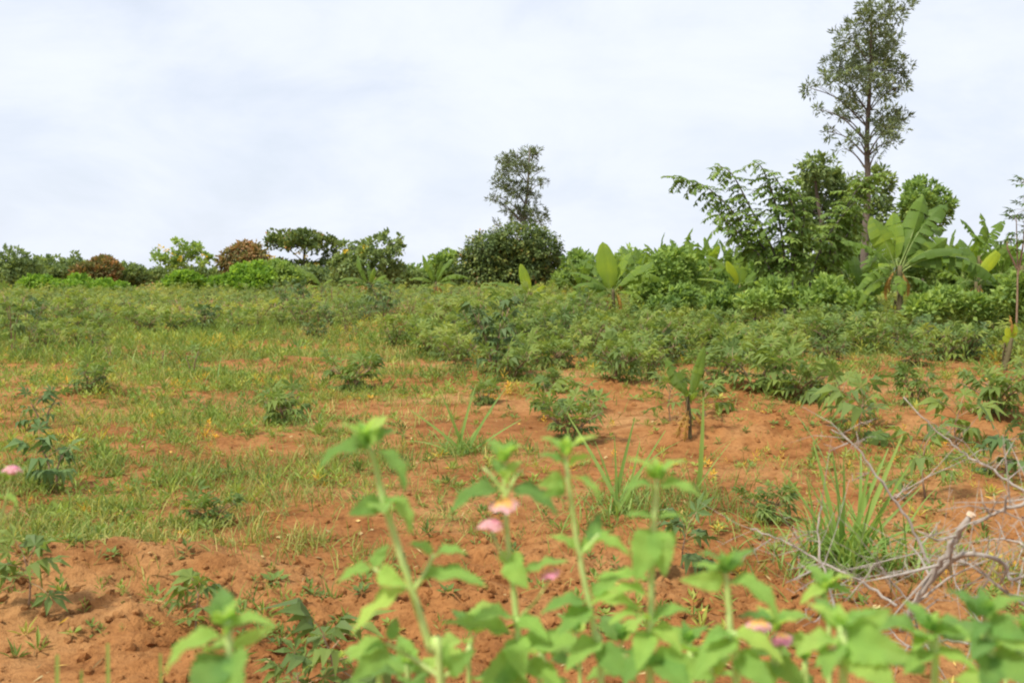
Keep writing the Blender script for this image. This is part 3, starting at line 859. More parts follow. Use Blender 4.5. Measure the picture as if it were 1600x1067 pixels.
for i, (lab, x, Y, hs, n) in enumerate([
    ('tall banana plant on the skyline left of the feathery tree', 1062, 46, 2.05, 9),
    ('banana plant low beside the leafy thicket', 1005, 44, 1.35, 8),
    ('banana plant touching the arching branch tips of the feathery tree', 1105, 48, 2.0, 9),
    ('banana plant half hidden behind the leafy thicket', 1035, 50, 1.9, 8),
    ('banana plant behind the feathery tree stems', 1215, 44, 1.7, 8),
    ('banana plant between the feathery tree and large banana', 1330, 36, 1.5, 8),
    ('banana plant behind the rounded dark tree', 1140, 50, 1.9, 8),
    ('low banana plant right of the round mango tree', 905, 46, .9, 7),
    ('far banana plant showing leaf tips right of large banana', 1485, 44, 2.2, 8),
    ('banana plant filling the gap right of the lime leaved one', 1565, 33, 1.5, 9),
    ('low banana plant left of the large banana stem', 1350, 30, 1.0, 8),
    ('banana plant in the gap between thicket and pale leaved banana', 1085, 38, 1.4, 9),
    ('banana plant behind the pale leaved banana', 1180, 38, 1.5, 8),
    ('banana plant right of the tall upright leaf', 1000, 36, 1.1, 8),
    ('banana plant behind the lime leaved banana', 1505, 34, 1.5, 9)]):
    banana_auto(lab, x, Y, hs, n, 300 + i)

# young banana in the open soil
b = ground(1078, 690)
root = empty('young_banana_plant', b, 'young banana plant with two upright leaves on bare soil', 'banana plant')
pseudostem(root, at(1074, 612, b[1]) - b, .017)
for (bx, by, tx, ty, kind, ws, dy, f) in [(1074, 624, 1040, 562, 'midtorn', 1.0, .05, 'c'), (1077, 626, 1101, 540, 'up', .5, 0, 'r'), (1076, 620, 1062, 604, 'mid', 1.2, -.1, 'c'), (1076, 626, 1088, 612, 'lime', 1.2, -.05, 'c')]:
    p0, p1 = at(bx, by, b[1]), at(tx, ty, b[1]); p1[1] += dy
    mesh_obj('leaf', R.choice(BL[kind]), root, basis(p0, p1, (0.1, -1, .35), b, ws))
for (tx, ty) in [(1054, 684), (1098, 676), (1066, 690)]:
    p0, p1 = at(1076, 640, b[1]), at(tx, ty, b[1]); p1[1] -= R.uniform(-.1, .15)
    mesh_obj('withered_leaf', R.choice(DRY), root, basis(p0, p1, (0, -.5, 1), b, 1.0))

# leaning brown stump with withered yellow leaves, right edge
b = ground(1567, 583)
root = empty('broken_banana_stem', b, 'leaning brown broken banana stem with yellow withered leaves', 'banana plant')
pseudostem(root, at(1581, 528, b[1]) - b, .05)
for (bx, by, tx, ty, kind, ws) in [(1581, 530, 1566, 528, 'bright', 1.8), (1580, 532, 1586, 506, 'bright', 1.3), (1581, 532, 1572, 512, 'bright', 1.4)]:
    mesh_obj('leaf', R.choice(BL[kind]), root, basis(at(bx, by, b[1]), at(tx, ty, b[1]), (0, -1, .2), b, ws))
for (tx, ty) in [(1577, 492), (1590, 520)]:
    mesh_obj('withered_leaf', DRY[0], root, basis(at(1580, 525, b[1]), at(tx, ty, b[1]), (0, -1, .2), b, 1.0))

# ================================================================== FEATHERY ARCHING TREES
def compound_leaf(seed, pairs=6):
    g = Geo()
    t, x, z, th = arc(pairs * 2 + 1, .9)
    tube(g, np.stack([x, 0 * x, z], -1)[::2], .006, 3, .5, 1)
    rr = random.Random(seed)
    lt = diamond(.27, .5)
    P, D, Nn, S = [], [], [], []
    for k in range(1, pairs + 1):
        i = min(2 * k, len(x) - 1)
        for s in (-1, 1):
            P.append((x[i], 0, z[i]))
            D.append((.55 + rr.uniform(-.35, .35), s * rr.uniform(.6, 1.), -.45 + rr.uniform(-.35, .35)))
            Nn.append((0, 0, 1))
            S.append(.44 * (1 - .25 * abs(k / pairs - .5)) * rr.uniform(.65, 1.2))
    P.append((x[-1], 0, z[-1])); D.append((1, 0, -.5)); Nn.append((0, 0, 1)); S.append(.24)
    g.many(lt, frames(np.array(D, float), np.array(Nn, float)), np.array(P, float), np.array(S), np.full(len(S), .55))
    return g

CL = [compound_leaf(100 + k, 5 + k % 3).mesh('leaf', [M['feather'], M['petiole']], False) for k in range(6)]

def feather_tree(label, Y, base, branches, spacing=.056, size=.56):
    b = at(base, 480, Y); b[2] = hz(b[0], b[1]) - .05
    root = empty('feathery_tree', b, label, 'tree')
    k = 0
    for br in branches:
        rr = random.Random(k + 77)
        dy = rr.uniform(-.6, .6)
        pts = [at(x, y, Y) + np.array((0, dy * i / (len(br) - 1), 0)) for i, (x, y) in enumerate(br)]
        pts[0][2] = hz(pts[0][0], pts[0][1]) - .05
        p = smooth_path(pts, 10) - b
        g = Geo()
        tube(g, p, np.linspace(.042, .008, len(p)), 6)
        mesh_obj('branch', g.mesh('branch', [M['bark_grey']]), root)
        seg = np.concatenate([[0], np.cumsum(np.linalg.norm(np.diff(p, axis=0), axis=1))])
        L_ = seg[-1]
        s = L_ * .36
        j = 0
        while s < L_:
            c = np.array([np.interp(s, seg, p[:, q_]) for q_ in range(3)])
            c2 = np.array([np.interp(min(s + .1, L_), seg, p[:, q_]) for q_ in range(3)])
            tg = nrm(c2 - c + 1e-6)
            a = j * 2.4 + rr.uniform(-.5, .5)
            side = nrm(np.cross(tg, (0.2, .4, .9)))
            up = np.cross(side, tg)
            f = s / L_
            d = nrm(tg * .55 + math.cos(a) * side + math.sin(a) * up * .6 + np.array((0, 0, -1.0 + .45 * f)))
            d[2] = min(d[2], .1)
            d = nrm(d)
            sz = size * (1.15 - .45 * f) * rr.uniform(.55, 1.3)
            mesh_obj('leaf', rr.choice(CL), root, basis(c, c + d * sz, (0, 0, 1), (0, 0, 0), 1.0))
            s += spacing * rr.uniform(.7, 1.3) * (1.0 if f > .5 else 1.6)
            j += 1
        k += 1
    return root

feather_tree('feathery leaved tree with branches arching to the left over bananas', 28, 1234,
             [[(1232, 500), (1214, 420), (1160, 345), (1108, 292), (1060, 276)],
              [(1232, 500), (1216, 410), (1178, 330), (1148, 272), (1126, 256)],
              [(1236, 500), (1224, 400), (1208, 318), (1188, 268), (1172, 254)],
              [(1236, 500), (1236, 400), (1238, 330), (1212, 285), (1200, 270)],
              [(1236, 500), (1240, 410), (1256, 350), (1250, 305), (1228, 296)],
              [(1236, 500), (1206, 430), (1170, 385), (1130, 345), (1118, 335)]])
feather_tree('feathery leaved tree with branches reaching right across the tall trunk', 29, 1290,
             [[(1280, 500), (1294, 410), (1328, 320), (1362, 276), (1386, 272)],
              [(1284, 500), (1300, 420), (1338, 345), (1352, 292), (1346, 272)],
              [(1262, 500), (1266, 430), (1290, 370), (1318, 330), (1330, 316)]])

# ================================================================== CASSAVA
def palm_leaf(seed, lobes=7, droop=.35, detail=True, wide=1.):
    """palmate leaf: petiole from origin to (.55,0,0), lobes around its end; about one unit across"""
    rr = random.Random(seed)
    g = Geo()
    pe = np.array([(0, 0, 0), (.28, 0, .05), (.55, 0, .02)])
    if detail:
        tube(g, pe, [.012, .010, .009], 3, .5, 1, False)
    else:
        g.add([(0, -.012, 0), (0, .012, 0), pe[-1]], [(0, 1, 2)], None, .5, 1)
    c = pe[-1]
    for k in range(lobes):
        a = math.radians(-125 + 250 * k / (lobes - 1)) + rr.uniform(-.08, .08)
        f = 1 - .42 * abs(2 * k / (lobes - 1) - 1) ** 1.6
        Lg = .56 * f * rr.uniform(.9, 1.1)
        dr = droop * rr.uniform(.6, 1.4)
        d = np.array((math.cos(a), math.sin(a), 0))
        s = np.array((-math.sin(a), math.cos(a), 0))
        w = (.078 * f + .010) * wide
        p1 = c + d * Lg * .5 + np.array((0, 0, -.06 * dr))
        p2 = c + d * Lg * (1 - .25 * dr * dr) + np.array((0, 0, -Lg * dr))
        lift = np.array((0, 0, .022))
        if detail:
            g.add([c, p1 + s * w + lift, p1 - lift * .3, p1 - s * w + lift, p2], [(0, 2, 1), (0, 3, 2), (1, 2, 4), (2, 3, 4)], None, .5)
        else:
            g.add([c, p1 + s * w, p1 - s * w, p2], [(0, 2, 1), (1, 2, 3)], None, .5)
    return g

PALM = [palm_leaf(200 + k, 7 if k % 2 else 6, .12 + .14 * k) for k in range(5)]
PALM_LOW = [palm_leaf(220 + k, 5, .2 + .25 * k, False) for k in range(3)]
PALM_HANG = [palm_leaf(230 + k, 7, .85, True, 1.55) for k in range(2)]
PALM_ME = {m: [p.mesh('leaf', [M[m], M['petiole']], False) for p in PALM] for m in ('cassava', 'cassava_blue', 'cassava_dark')}
HANG_ME = {m: [p.mesh('leaf', [M[m], M['petiole']], False) for p in PALM_HANG] for m in ('cassava', 'cassava_blue', 'cassava_dark')}

def cassava_layout(h, stems, leaves, size, spread, seed, low=.35):
    """stem polylines and a list of (base, direction, normal, size, rank)"""
    rr = random.Random(seed)
    S, Lf = [], []
    for s in range(stems):
        a = rr.uniform(0, 6.28)
        ln = spread * rr.uniform(.5, 1.0) * (1 if stems > 1 else .3)
        top = np.array((math.cos(a) * ln, math.sin(a) * ln, h * rr.uniform(.72, 1.0)))
        base = np.array((math.cos(a) * .03, math.sin(a) * .03, -.03))
        p = smooth_path([base, top * np.array((.35, .35, .5)) + np.array((rr.uniform(-.03, .03), rr.uniform(-.03, .03), 0)), top], 3)
        S.append(p)
        n = leaves // stems
        for k in range(n):
            f = low + (1 - low) * (k + rr.random()) / n
            i = f * (len(p) - 1)
            i0 = min(int(i), len(p) - 2)
            c = p[i0] + (p[i0 + 1] - p[i0]) * (i - i0)
            az = k * 2.4 + rr.uniform(-.4, .4) + s
            el = math.radians(-15 + 75 * ((f - low) / (1 - low)) + rr.uniform(-15, 15))
            d = np.array((math.cos(az) * math.cos(el), math.sin(az) * math.cos(el), math.sin(el)))
            nh = np.array((math.cos(az) * rr.uniform(0, .6), math.sin(az) * rr.uniform(0, .6), 1.0))
            Lf.append((c, d, nh, size * rr.uniform(.75, 1.2), (f - low) / (1 - low)))
    return S, Lf

def stem_mesh(S, r, sides=5):
    g = Geo()
    for p in S:
        tube(g, p, np.linspace(r, r * .5, len(p)), sides)
    return g

def foliage_geo(g, Lf, tpls, org=None, rot=0., sc=1., rr=None, tone0=.5, g2=None):
    c, s_ = math.cos(rot), math.sin(rot)
    Rz = np.array(((c, -s_, 0), (s_, c, 0), (0, 0, 1)))
    org = np.zeros(3) if org is None else org
    for ti, tp in enumerate(tpls):
        sub = Lf[ti::len(tpls)]
        if not sub:
            continue
        P = np.array([l[0] for l in sub]) @ Rz.T * sc + org
        D = np.array([l[1] for l in sub]) @ Rz.T
        Nn = np.array([l[2] for l in sub]) @ Rz.T
        S = np.array([l[3] for l in sub]) * sc
        tn = tone0 + np.array([(l[4] - .5) * .28 for l in sub]) + rr.normal(size=len(sub)) * .12
        g.many(tp, frames(D, Nn), P, S, np.clip(tn, .03, .80))

KINDS_C = {}   # kind -> list of prototypes
def proto(kind, seed):
    if kind == 'low':
        S, Lf = cassava_layout(R.uniform(.34, .46), 6, 54, .32, .46, seed, .25)
    elif kind == 'mid':
        S, Lf = cassava_layout(R.uniform(.58, .76), 5, 52, .36, .48, seed, .30)
    elif kind == 'tall':
        S, Lf = cassava_layout(R.uniform(1.05, 1.3), 3, 36, .32, .36, seed, .45)
    elif kind == 'dense':
        S, Lf = cassava_layout(1.05, 4, 50, .30, .32, seed, .28)
    elif kind == 'sparse':
        S, Lf = cassava_layout(R.uniform(.36, .46), 2, 12, .28, .16, seed, .45)
    else:
        S, Lf = cassava_layout(R.uniform(.20, .30), 1, 10, .20, .05, seed, .45)
    return S, Lf
NPR = {'low': 6, 'mid': 7, 'tall': 5, 'seedling': 4, 'sparse': 3, 'dense': 1}
prr = np.random.default_rng(5)
for kd, n in NPR.items():
    KINDS_C[kd] = []
    for k in range(n):
        S, Lf = proto(kd, 500 + 31 * k + len(kd))
        fg = {}
        for mt, t0 in (('cassava', .52), ('cassava_dark', .5)):
            g = Geo()
            foliage_geo(g, Lf, PALM, rr=prr, tone0=t0 + prr.uniform(-.06, .06))
            fg[mt] = g.mesh('foliage', [M[mt], M['petiole']], False)
        KINDS_C[kd].append((S, Lf, stem_mesh(S, .012 if kd != 'seedling' else .005).mesh('stem', [M['cassava_stem']]), fg))

def put_cassava(x, y, kind, label, group, mt='cassava', leaves=False, sc=1., rz=None, pi=None, hang=0., name='cassava_plant'):
    S, Lf, sm, fg = KINDS_C[kind][pi if pi is not None else R.randrange(len(KINDS_C[kind]))]
    root = empty(name, (x, y, hz(x, y)), label, 'cassava plant', group, R.uniform(0, 6.28) if rz is None else rz, sc)
    mesh_obj('stem', sm, root)
    if not leaves:
        f = mesh_obj('foliage', fg[mt if mt in fg else 'cassava'], root)
        f['kind'] = 'stuff'
    else:
        for (c, d, nh, sz, rank) in Lf:
            me = R.choice(HANG_ME[mt]) if R.random() < hang else R.choice(PALM_ME[mt])
            mesh_obj('leaf', me, root, basis(c, c + d * sz, nh, (0, 0, 0)))
    return root

# single plants one can pick out
SINGLES = [  # px, py of the foot, kind, scale, material, hang, label
    (85, 758, 'sparse', .82, 'cassava_blue', .8, 'bluish cassava plant with dark hanging leaves over left grass'),
    (70, 672, 'sparse', .85, 'cassava_blue', .3, 'bluish cassava plant behind the hanging leaved one at left'),
    (38, 978, 'seedling', 1.1, 'cassava', .2, 'thin single cassava shoot standing at the bottom left'),
    (316, 985, 'seedling', .95, 'cassava', .4, 'young cassava plant on the bare mound at lower left'),
    (508, 1075, 'seedling', 1.15, 'cassava', .3, 'young cassava with pale palmate leaves left of tall lantana'),
    (462, 1090, 'seedling', .95, 'cassava', .2, 'young cassava low at the bottom edge beside broad leaves'),
    (330, 812, 'low', .42, 'cassava', .1, 'low dark weedy cassava bush at the grass edge'),
    (552, 606, 'low', .95, 'cassava', .1, 'compact round cassava bush on bare soil left of centre'),
    (772, 594, 'dense', 1.0, 'cassava_dark', .6, 'tall dark purplish cassava plant near the centre'),
    (800, 600, 'low', 1.0, 'cassava', .1, 'low cassava bush at the foot of the dark tall plant'),
    (960, 612, 'low', 1.0, 'cassava', .1, 'low wide cassava bush at the bare strip right of centre'),
    (1180, 620, 'low', 1.1, 'cassava', .1, 'low cassava bush spreading behind the bare mound'),
    (1250, 628, 'low', 1.0, 'cassava', .1, 'low cassava bush right of the bare mound'),
    (1120, 612, 'low', .9, 'cassava', .2, 'low cassava bush behind the young banana'),
    (1050, 668, 'seedling', 1.6, 'cassava', .3, 'spindly cassava beside the young banana stem'),
    (1105, 672, 'seedling', 1.5, 'cassava', .3, 'small cassava right of the young banana stem'),
    (1560, 665, 'low', .85, 'cassava', .2, 'low cassava bush at the right edge beyond dead branches'),
    (1430, 640, 'mid', .62, 'cassava', .2, 'thin cassava plant right of the bare path'),
    (1500, 690, 'seedling', 1.8, 'cassava', .3, 'small cassava among the dead branches at right'),
    (1440, 770, 'seedling', 1.7, 'cassava', .2, 'small cassava behind the big grass tussock'),
    (1560, 735, 'seedling', 1.7, 'cassava_blue', .4, 'bluish small cassava at the right edge'),
    (1350, 690, 'seedling', 1.9, 'cassava', .3, 'small cassava on the bare path at right'),
    (1075, 890, 'seedling', 1.1, 'cassava_dark', .6, 'dark small cassava beside the middle lantana stems'),
    (1200, 805, 'low', .42, 'cassava', .1, 'small cassava bush left of the big grass tussock'),
    (755, 640, 'low', .5, 'cassava', .1, 'small cassava behind the middle grass tussock'),
    (450, 660, 'low', .7, 'cassava', .2, 'small cassava bush right of the left grass'),
    (1310, 665, 'seedling', 2.0, 'cassava', .3, 'small cassava beside the bare mound'),
    (600, 510, 'tall', 1.15, 'cassava_dark', .3, 'tall purplish cassava standing above the left crop'),
    (470, 505, 'tall', 1.1, 'cassava_dark', .3, 'dark cassava clump at the left of the crop'),
    (20, 560, 'tall', 1.0, 'cassava', .2, 'tall cassava at the left edge above the thin field'),
    (50, 548, 'tall', .85, 'cassava_dark', .2, 'dark spindly cassava near the left edge'),
    (440, 500, 'tall', 1.0, 'cassava_dark', .2, 'dark cassava clump below the pale leaning banana leaf'),
    (540, 520, 'tall', .9, 'cassava', .2, 'tall green cassava left of the purplish standing one'),
    (850, 660, 'seedling', 1.5, 'cassava', .3, 'small cassava on the bare strip right of the tussock'),
    (905, 648, 'seedling', 1.6, 'cassava', .3, 'small cassava in the bare strip below the wide bush'),
]
occupied = []
for (px, py, kd, sc, mt, hang, lab) in SINGLES:
    p = ground(px, py)
    occupied.append((p[0], p[1]))
    put_cassava(p[0], p[1], kd, lab, 'cassava plants in the field', mt, True, sc, hang=hang)

# tall cassava tree at the right edge
b = at(1590, 480, 22); b[2] = hz(b[0], b[1])
root = empty('cassava_tree', b, 'tall thin cassava tree at the right edge against the sky', 'tree', None)
g = Geo()
for pts in ([(1588, 520), (1590, 430), (1588, 345)], [(1590, 430), (1600, 370), (1602, 285)], [(1589, 420), (1575, 390), (1574, 378)]):
    p = smooth_path([at(x, y, 22) - b for x, y in pts], 4)
    tube(g, p, np.linspace(.025, .010, len(p)), 6)
mesh_obj('trunk', g.mesh('trunk', [M['cassava_stem']]), root)
for (x, y, n) in [(1588, 342, 13), (1602, 288, 10), (1574, 380, 8), (1592, 375, 8), (1598, 320, 6)]:
    for k in range(n):
        a = k * 2.4 + R.uniform(-.3, .3); e = R.uniform(-.3, .8)
        c = at(x, y, 22) - b + np.array((0, 0, R.uniform(-.15, .1)))
        d = np.array((math.cos(a) * math.cos(e), math.sin(a) * math.cos(e), math.sin(e)))
        mesh_obj('leaf', R.choice(PALM_ME['cassava_dark']), root, basis(c, c + d * R.uniform(.28, .4), (0, 0, 1), (0, 0, 0)))

# crop rows
BARE = [(2.2, 9.6, 1.6, 1.3), (0.2, 11.0, 3.0, 1.3), (-1.6, 12.6, 1.4, 1.0), (-2, 4.6, 2.5, 1.0), (0, 5.0, 2.0, 1.5), (5.4, 14.2, .9, 2.2),
        (4.0, 15.5, .6, .8), (-7.5, 15.5, 1.6, 1.2), (-6.2, 15.0, 1.2, .8), (-7.6, 23, 2.2, 2.4), (-4.5, 18.5, 1.4, 1.6), (-3.4, 14.8, 1.2, 1.2),
        (-3, 7, 3, 3), (-4.5, 10, 3, 2.5), (.7, 18.6, .8, .8), (3.0, 16.4, .7, .6), (1.5, 6.5, 2.2, 2.2), (7.4, 18.2, 1.0, .7), (3.6, 6, 1.6, 1.6)]
cand = []
sp = .86
for iy in range(0, 96):
    for ix in range(-58, 59):
        x = ix * sp + R.uniform(-.33, .33) + (.4 if iy % 2 else 0)
        y = 8.5 + iy * sp + R.uniform(-.33, .33)
        if abs(x) > .56 * y + 1.5 or y > 78:
            continue
        cand.append((x, y))
ca = np.array(cand)
dens = np.where(ca[:, 1] > 16.5, .85, np.where(ca[:, 1] > 12.5, .55, .16))
dens = np.where((ca[:, 0] < -.12 * ca[:, 1]) & (ca[:, 1] < 24), dens * .45, dens)
dens = np.where((ca[:, 0] < -.28 * ca[:, 1]) & (ca[:, 1] < 30), dens * .62, dens)
dens = np.where((ca[:, 0] > .02 * ca[:, 1]) & (ca[:, 1] > 15), 1.0, dens)
pn = vnoise(ca[:, 0] * .33, ca[:, 1] * .33, 31) + .5 * vnoise(ca[:, 0] * .9, ca[:, 1] * .9, 32)
dens = np.where((ca[:, 0] > .0 * ca[:, 1]) & (ca[:, 1] > 14.5) & (ca[:, 1] < 30), dens * np.clip(1.05 + 1.5 * pn, 0, 1.2), dens)
dens = np.where((ca[:, 0] <= 0) & (ca[:, 1] < 30), dens * np.clip(.78 + 2.6 * pn, 0, 1.2), dens * np.clip(.9 + 1.6 * pn, 0, 1.1))
keep = []
for (x, y), p in zip(cand, dens):
    if R.random() > p:
        continue
    if any(((x - cx) / rx) ** 2 + ((y - cy_) / ry) ** 2 < 1 for cx, cy_, rx, ry in BARE):
        continue
    if any((x - ox) ** 2 + (y - oy) ** 2 < .55 for ox, oy in occupied):
        continue
    keep.append((x, y))
keep.sort(key=lambda q_: q_[1])
def kind_for(x, y):
    right = x > .02 * y
    r = R.random()
    if y < 13:
        return ('low', R.uniform(.5, .85)) if r < .7 else ('seedling', R.uniform(1.5, 2.2))
    if y < 18:
        if x < -.15 * y:
            return ('sparse', R.uniform(.7, 1.1))
        return ('low', R.uniform(.75, 1.05)) if r < .8 else ('mid', R.uniform(.5, .75))
    if y < 26:
        if right:
            return ('mid', R.uniform(.55, .9)) if r < .7 else ('low', R.uniform(.9, 1.2))
        if x < -.15 * y:
            return ('sparse', R.uniform(.8, 1.3)) if r < .55 else ('low', R.uniform(.6, .95)) if r < .8 else ('mid', .75)
        return ('low', R.uniform(.8, 1.15)) if r < .35 else ('mid', R.uniform(.7, 1.0)) if r < .8 else ('tall', R.uniform(.7, .9)) if r < .9 else ('sparse', 1.4)
    if right and x > .1 * y:
        return ('low', R.uniform(.9, 1.25)) if r < .7 else ('mid', R.uniform(.6, .85))
    if right or x > -.13 * y:
        return ('mid', R.uniform(.8, 1.25)) if r < .6 else ('tall', R.uniform(.65, .95)) if r < .85 else ('low', 1.2)
    return ('mid', R.uniform(.6, 1.15)) if r < .55 else ('low', R.uniform(.8, 1.4)) if r < .90 else ('tall', R.uniform(.7, 1.05))
MAXI = 300 - len(SINGLES)
LANDMARKS = [(-.44, 'the left edge tree'), (-.37, 'the red topped mango'), (-.30, 'the yellow flowering tree'), (-.235, 'the vivid round bush'), (-.175, 'the flat topped tree'),
             (-.11, 'the spreading flowering shrub'), (-.05, 'the shrub beside the mango'), (.03, 'the round mango'), (.075, 'the pale leafy shrub'), (.125, 'the tall upright banana leaf'), (.19, 'the tall leafy thicket'),
             (.25, 'the pale leaved banana'), (.31, 'the feathery tree'), (.36, 'the tall silky oak'), (.42, 'the large banana'), (.47, 'the lime leaved banana'), (9, 'the right edge')]
ROWS = [(13.5, 'scattered front row'), (16, 'front row'), (17.5, 'second row'), (19, 'third row'), (20.5, 'fourth row'), (22, 'fifth row'), (23.5, 'sixth row'), (25, 'seventh row'), (26.5, 'eighth row'), (28, 'ninth row'), (29.5, 'tenth row'), (999, 'rearmost row')]
ORD = ['leftmost', 'second', 'third', 'fourth', 'fifth', 'sixth', 'seventh', 'eighth', 'ninth', 'tenth', 'eleventh', 'twelfth', 'thirteenth', 'fourteenth', 'fifteenth', 'sixteenth', 'seventeenth', 'eighteenth', 'nineteenth', 'twentieth']
cells = {}
for (x, y) in keep[:MAXI]:
    lm = next(nm for lim, nm in LANDMARKS if x / y < lim)
    rw = next(nm for lim, nm in ROWS if y < lim)
    cells.setdefault((lm, rw), []).append((x, y))
for (lm, rw), pts in cells.items():
    pts.sort(key=lambda q_: q_[0] / q_[1])
    for i, (x, y) in enumerate(pts):
        kd, sc = kind_for(x, y)
        pos = '' if len(pts) == 1 else ORD[i] + ' ' if i == 0 else ORD[i] + ' from left '
        lab = (pos + 'cassava in ' + rw + ' below ' + lm) if pos else 'lone cassava in ' + rw + ' below ' + lm
        put_cassava(x, y, kd, lab, 'cassava plants in the field', 'cassava_dark' if R.random() < .08 and y > 17 else 'cassava', y < 12, sc * R.uniform(.82, 1.18))
rest = keep[MAXI:]
g, gs = Geo(), Geo()
for (x, y) in rest:
    kd, sc = kind_for(x, y)
    S, Lf, sm, fg = R.choice(KINDS_C[kd])
    rz = R.uniform(0, 6.28)
    org = np.array((x, y, hz(x, y)))
    sub = Lf if y < 28 else Lf[::2] if y < 42 else Lf[::3]
    foliage_geo(g, sub, PALM_LOW, org, rz, sc, rng, R.choice([.5, .56, .42, .46, .30, .15]) + .55 * float(vnoise(np.array([x * .22]), np.array([y * .22]), 35)[0]))
    c, s_ = math.cos(rz), math.sin(rz)
    Rz = np.array(((c, -s_, 0), (s_, c, 0), (0, 0, 1)))
    for p in S[:3] if y < 40 else []:
        tube(g, (p @ Rz.T * sc + org)[::3], .012, 3, .5, 1, False)
o = mesh_obj('cassava_crop', g.mesh('cassava_crop', [M['cassava'], M['petiole']], False))
stuff(o, 'dense mass of cassava plants filling the field behind', 'crop')
print('cassava', len(keep), 'stuff tris', sum(len(t_) for t_ in g.T))

# ================================================================== GRASS, WEEDS, CLODS, LITTER
GRASS = [(-2.9, 7.2, 1.5, 1.7, 1.1), (-2.7, 5.95, 1.2, .55, 1.0), (-4.2, 9.6, 2.2, 1.8, .9), (-1.75, 8.6, .7, 1.5, .6), (-3.4, 12, 2.5, 1.6, .5), (-1.15, 5.75, .32, .35, .8),
         (-.62, 6.0, .5, .5, .55), (-.55, 7.4, .5, .6, .35), (-.5, 8.7, .6, .5, .6), (1.0, 6.7, .6, .5, .7), (1.9, 5.4, .5, .4, .8), (2.6, 4.7, .8, .5, .6), (-5.5, 15.5, 3.5, 2.8, .4),
         (-9, 23, 6, 6, .5), (-2, 18, 3, 3, .25), (3, 18, 6, 5, .2), (-1.9, 10.6, .7, .7, .6), (5, 9, 1.5, 1.5, .15), (-12, 35, 8, 10, .5), (0, 35, 20, 12, .2), (2.7, 8, 1.0, .6, .2)]
def scatter(n, y0, y1, pw, dens_fn, seed):
    rr = np.random.default_rng(seed)
    u = rr.random(n)
    y = (y0 ** pw + u * (y1 ** pw - y0 ** pw)) ** (1 / pw)
    x = rr.uniform(-1, 1, n) * (.56 * y + .8)
    k = rr.random(n) < dens_fn(x, y)
    return x[k], y[k], rr

def grass_dens(x, y):
    d = blobs(x, y, GRASS)
    p = vnoise(x * 1.3, y * 1.3, 41) + 1.0 * vnoise(x * 4.1, y * 4.1, 42) + .9 * vnoise(x * 11, y * 11, 43)
    return np.clip(d * (.7 + 1.9 * p) + .02, 0, 1)
x, y, rr = scatter(370000, 4.6, 45, .6, grass_dens, 51)
n = len(x)
az = rr.uniform(0, 6.28, n)
el = np.radians(rr.uniform(4, 72, n))
D = np.stack([np.cos(az) * np.cos(el), np.sin(az) * np.cos(el), np.sin(el)], -1)
P = np.stack([x, y, height(x, y) - .005], -1)
Sg = rr.uniform(.04, .17, n) * (1 + .35 * vnoise(x * .8, y * .8, 44) * 2) * np.where(y > 14, 1.5, 1)
wd = rr.uniform(.9, 1.6, n) * (.035 + .0016 * np.minimum(y, 30))
blade = Geo()
blade.add([(0, -.5, 0), (0, .5, 0), (.55, .42, .10), (.55, -.42, .10), (1, 0, -.02)], [(3, 2, 4)], [(0, 1, 2, 3)])
g = Geo()
tn = np.clip(.36 + .5 * vnoise(x * .9, y * .9, 45) + rr.normal(size=n) * .22, 0, 1)
g.many(blade, frames(D, np.tile((0, 0, 1.), (n, 1)) + rr.normal(size=(n, 3)) * .2), P, np.stack([Sg, Sg * wd * .8, Sg], -1), tn)
print('grass blades', n)
stuff(mesh_obj('grass', g.mesh('grass', [M['grass']], False)), 'short green grass growing over the left of the field', 'grass')

WEEDS = GRASS + [(-1.9, 6.75, .45, .22, 2.0), (-1.45, 6.3, .3, .2, 1.0), (-.4, 8.9, .9, .4, .8), (1.15, 6.3, .7, .4, 1.2), (2.0, 6.2, .7, .35, 1.0), (3.6, 8.0, 1.6, 1.2, .5), (4.4, 11, 1.6, 1.2, .6),
                 (.3, 13, 2.5, .8, .4), (-1.5, 4.6, .3, .25, .5), (-.95, 4.4, .25, .3, .8), (.9, 4.35, .5, .3, .8), (2.3, 4.3, .7, .35, 1.0), (3, 12.5, 2, 1, .5), (-7, 17, 4, 4, .5), (6, 20, 6, 6, .5), (0, 26, 18, 8, .5)]
def weed_dens(x, y):
    p = vnoise(x * 1.1, y * 1.1, 61) + .7 * vnoise(x * 3.7, y * 3.7, 62) + .3 * vnoise(x * 9, y * 9, 63)
    return np.clip(.8 * blobs(x, y, WEEDS) * (.5 + 2.2 * p) + .045 + .12 * np.maximum(p, 0), 0, 1)
x, y, rr = scatter(46000, 3.9, 45, .62, weed_dens, 64)
n = len(x)
r2 = np.random.default_rng(9)
FLAT = Geo()
FLAT.add([(0, 0, 0), (.45, .24, .05), (1, 0, -.03), (.45, -.24, .05)], [(0, 2, 1), (0, 3, 2)])
FLATN = Geo()
FLATN.add([(0, 0, 0), (.5, .09, .05), (1, 0, -.05), (.5, -.09, .05)], [(0, 2, 1), (0, 3, 2)])
def weed_tpl(m_, e0, e1, z0, z1, s0, s1, tp):
    t_ = Geo()
    az = np.arange(m_) * 2.4
    el = np.radians(np.linspace(e0, e1, m_))
    t_.many(tp, frames(np.stack([np.cos(az) * np.cos(el), np.sin(az) * np.cos(el), np.sin(el)], -1), np.tile((0, 0, 1.), (m_, 1))),
            np.stack([.1 * np.cos(az), .1 * np.sin(az), np.linspace(z0, z1, m_)], -1), r2.uniform(s0, s1, m_))
    t_.add([(-.02, 0, 0), (.02, 0, 0), (.01, .01, z1)], [(0, 1, 2)])
    return t_
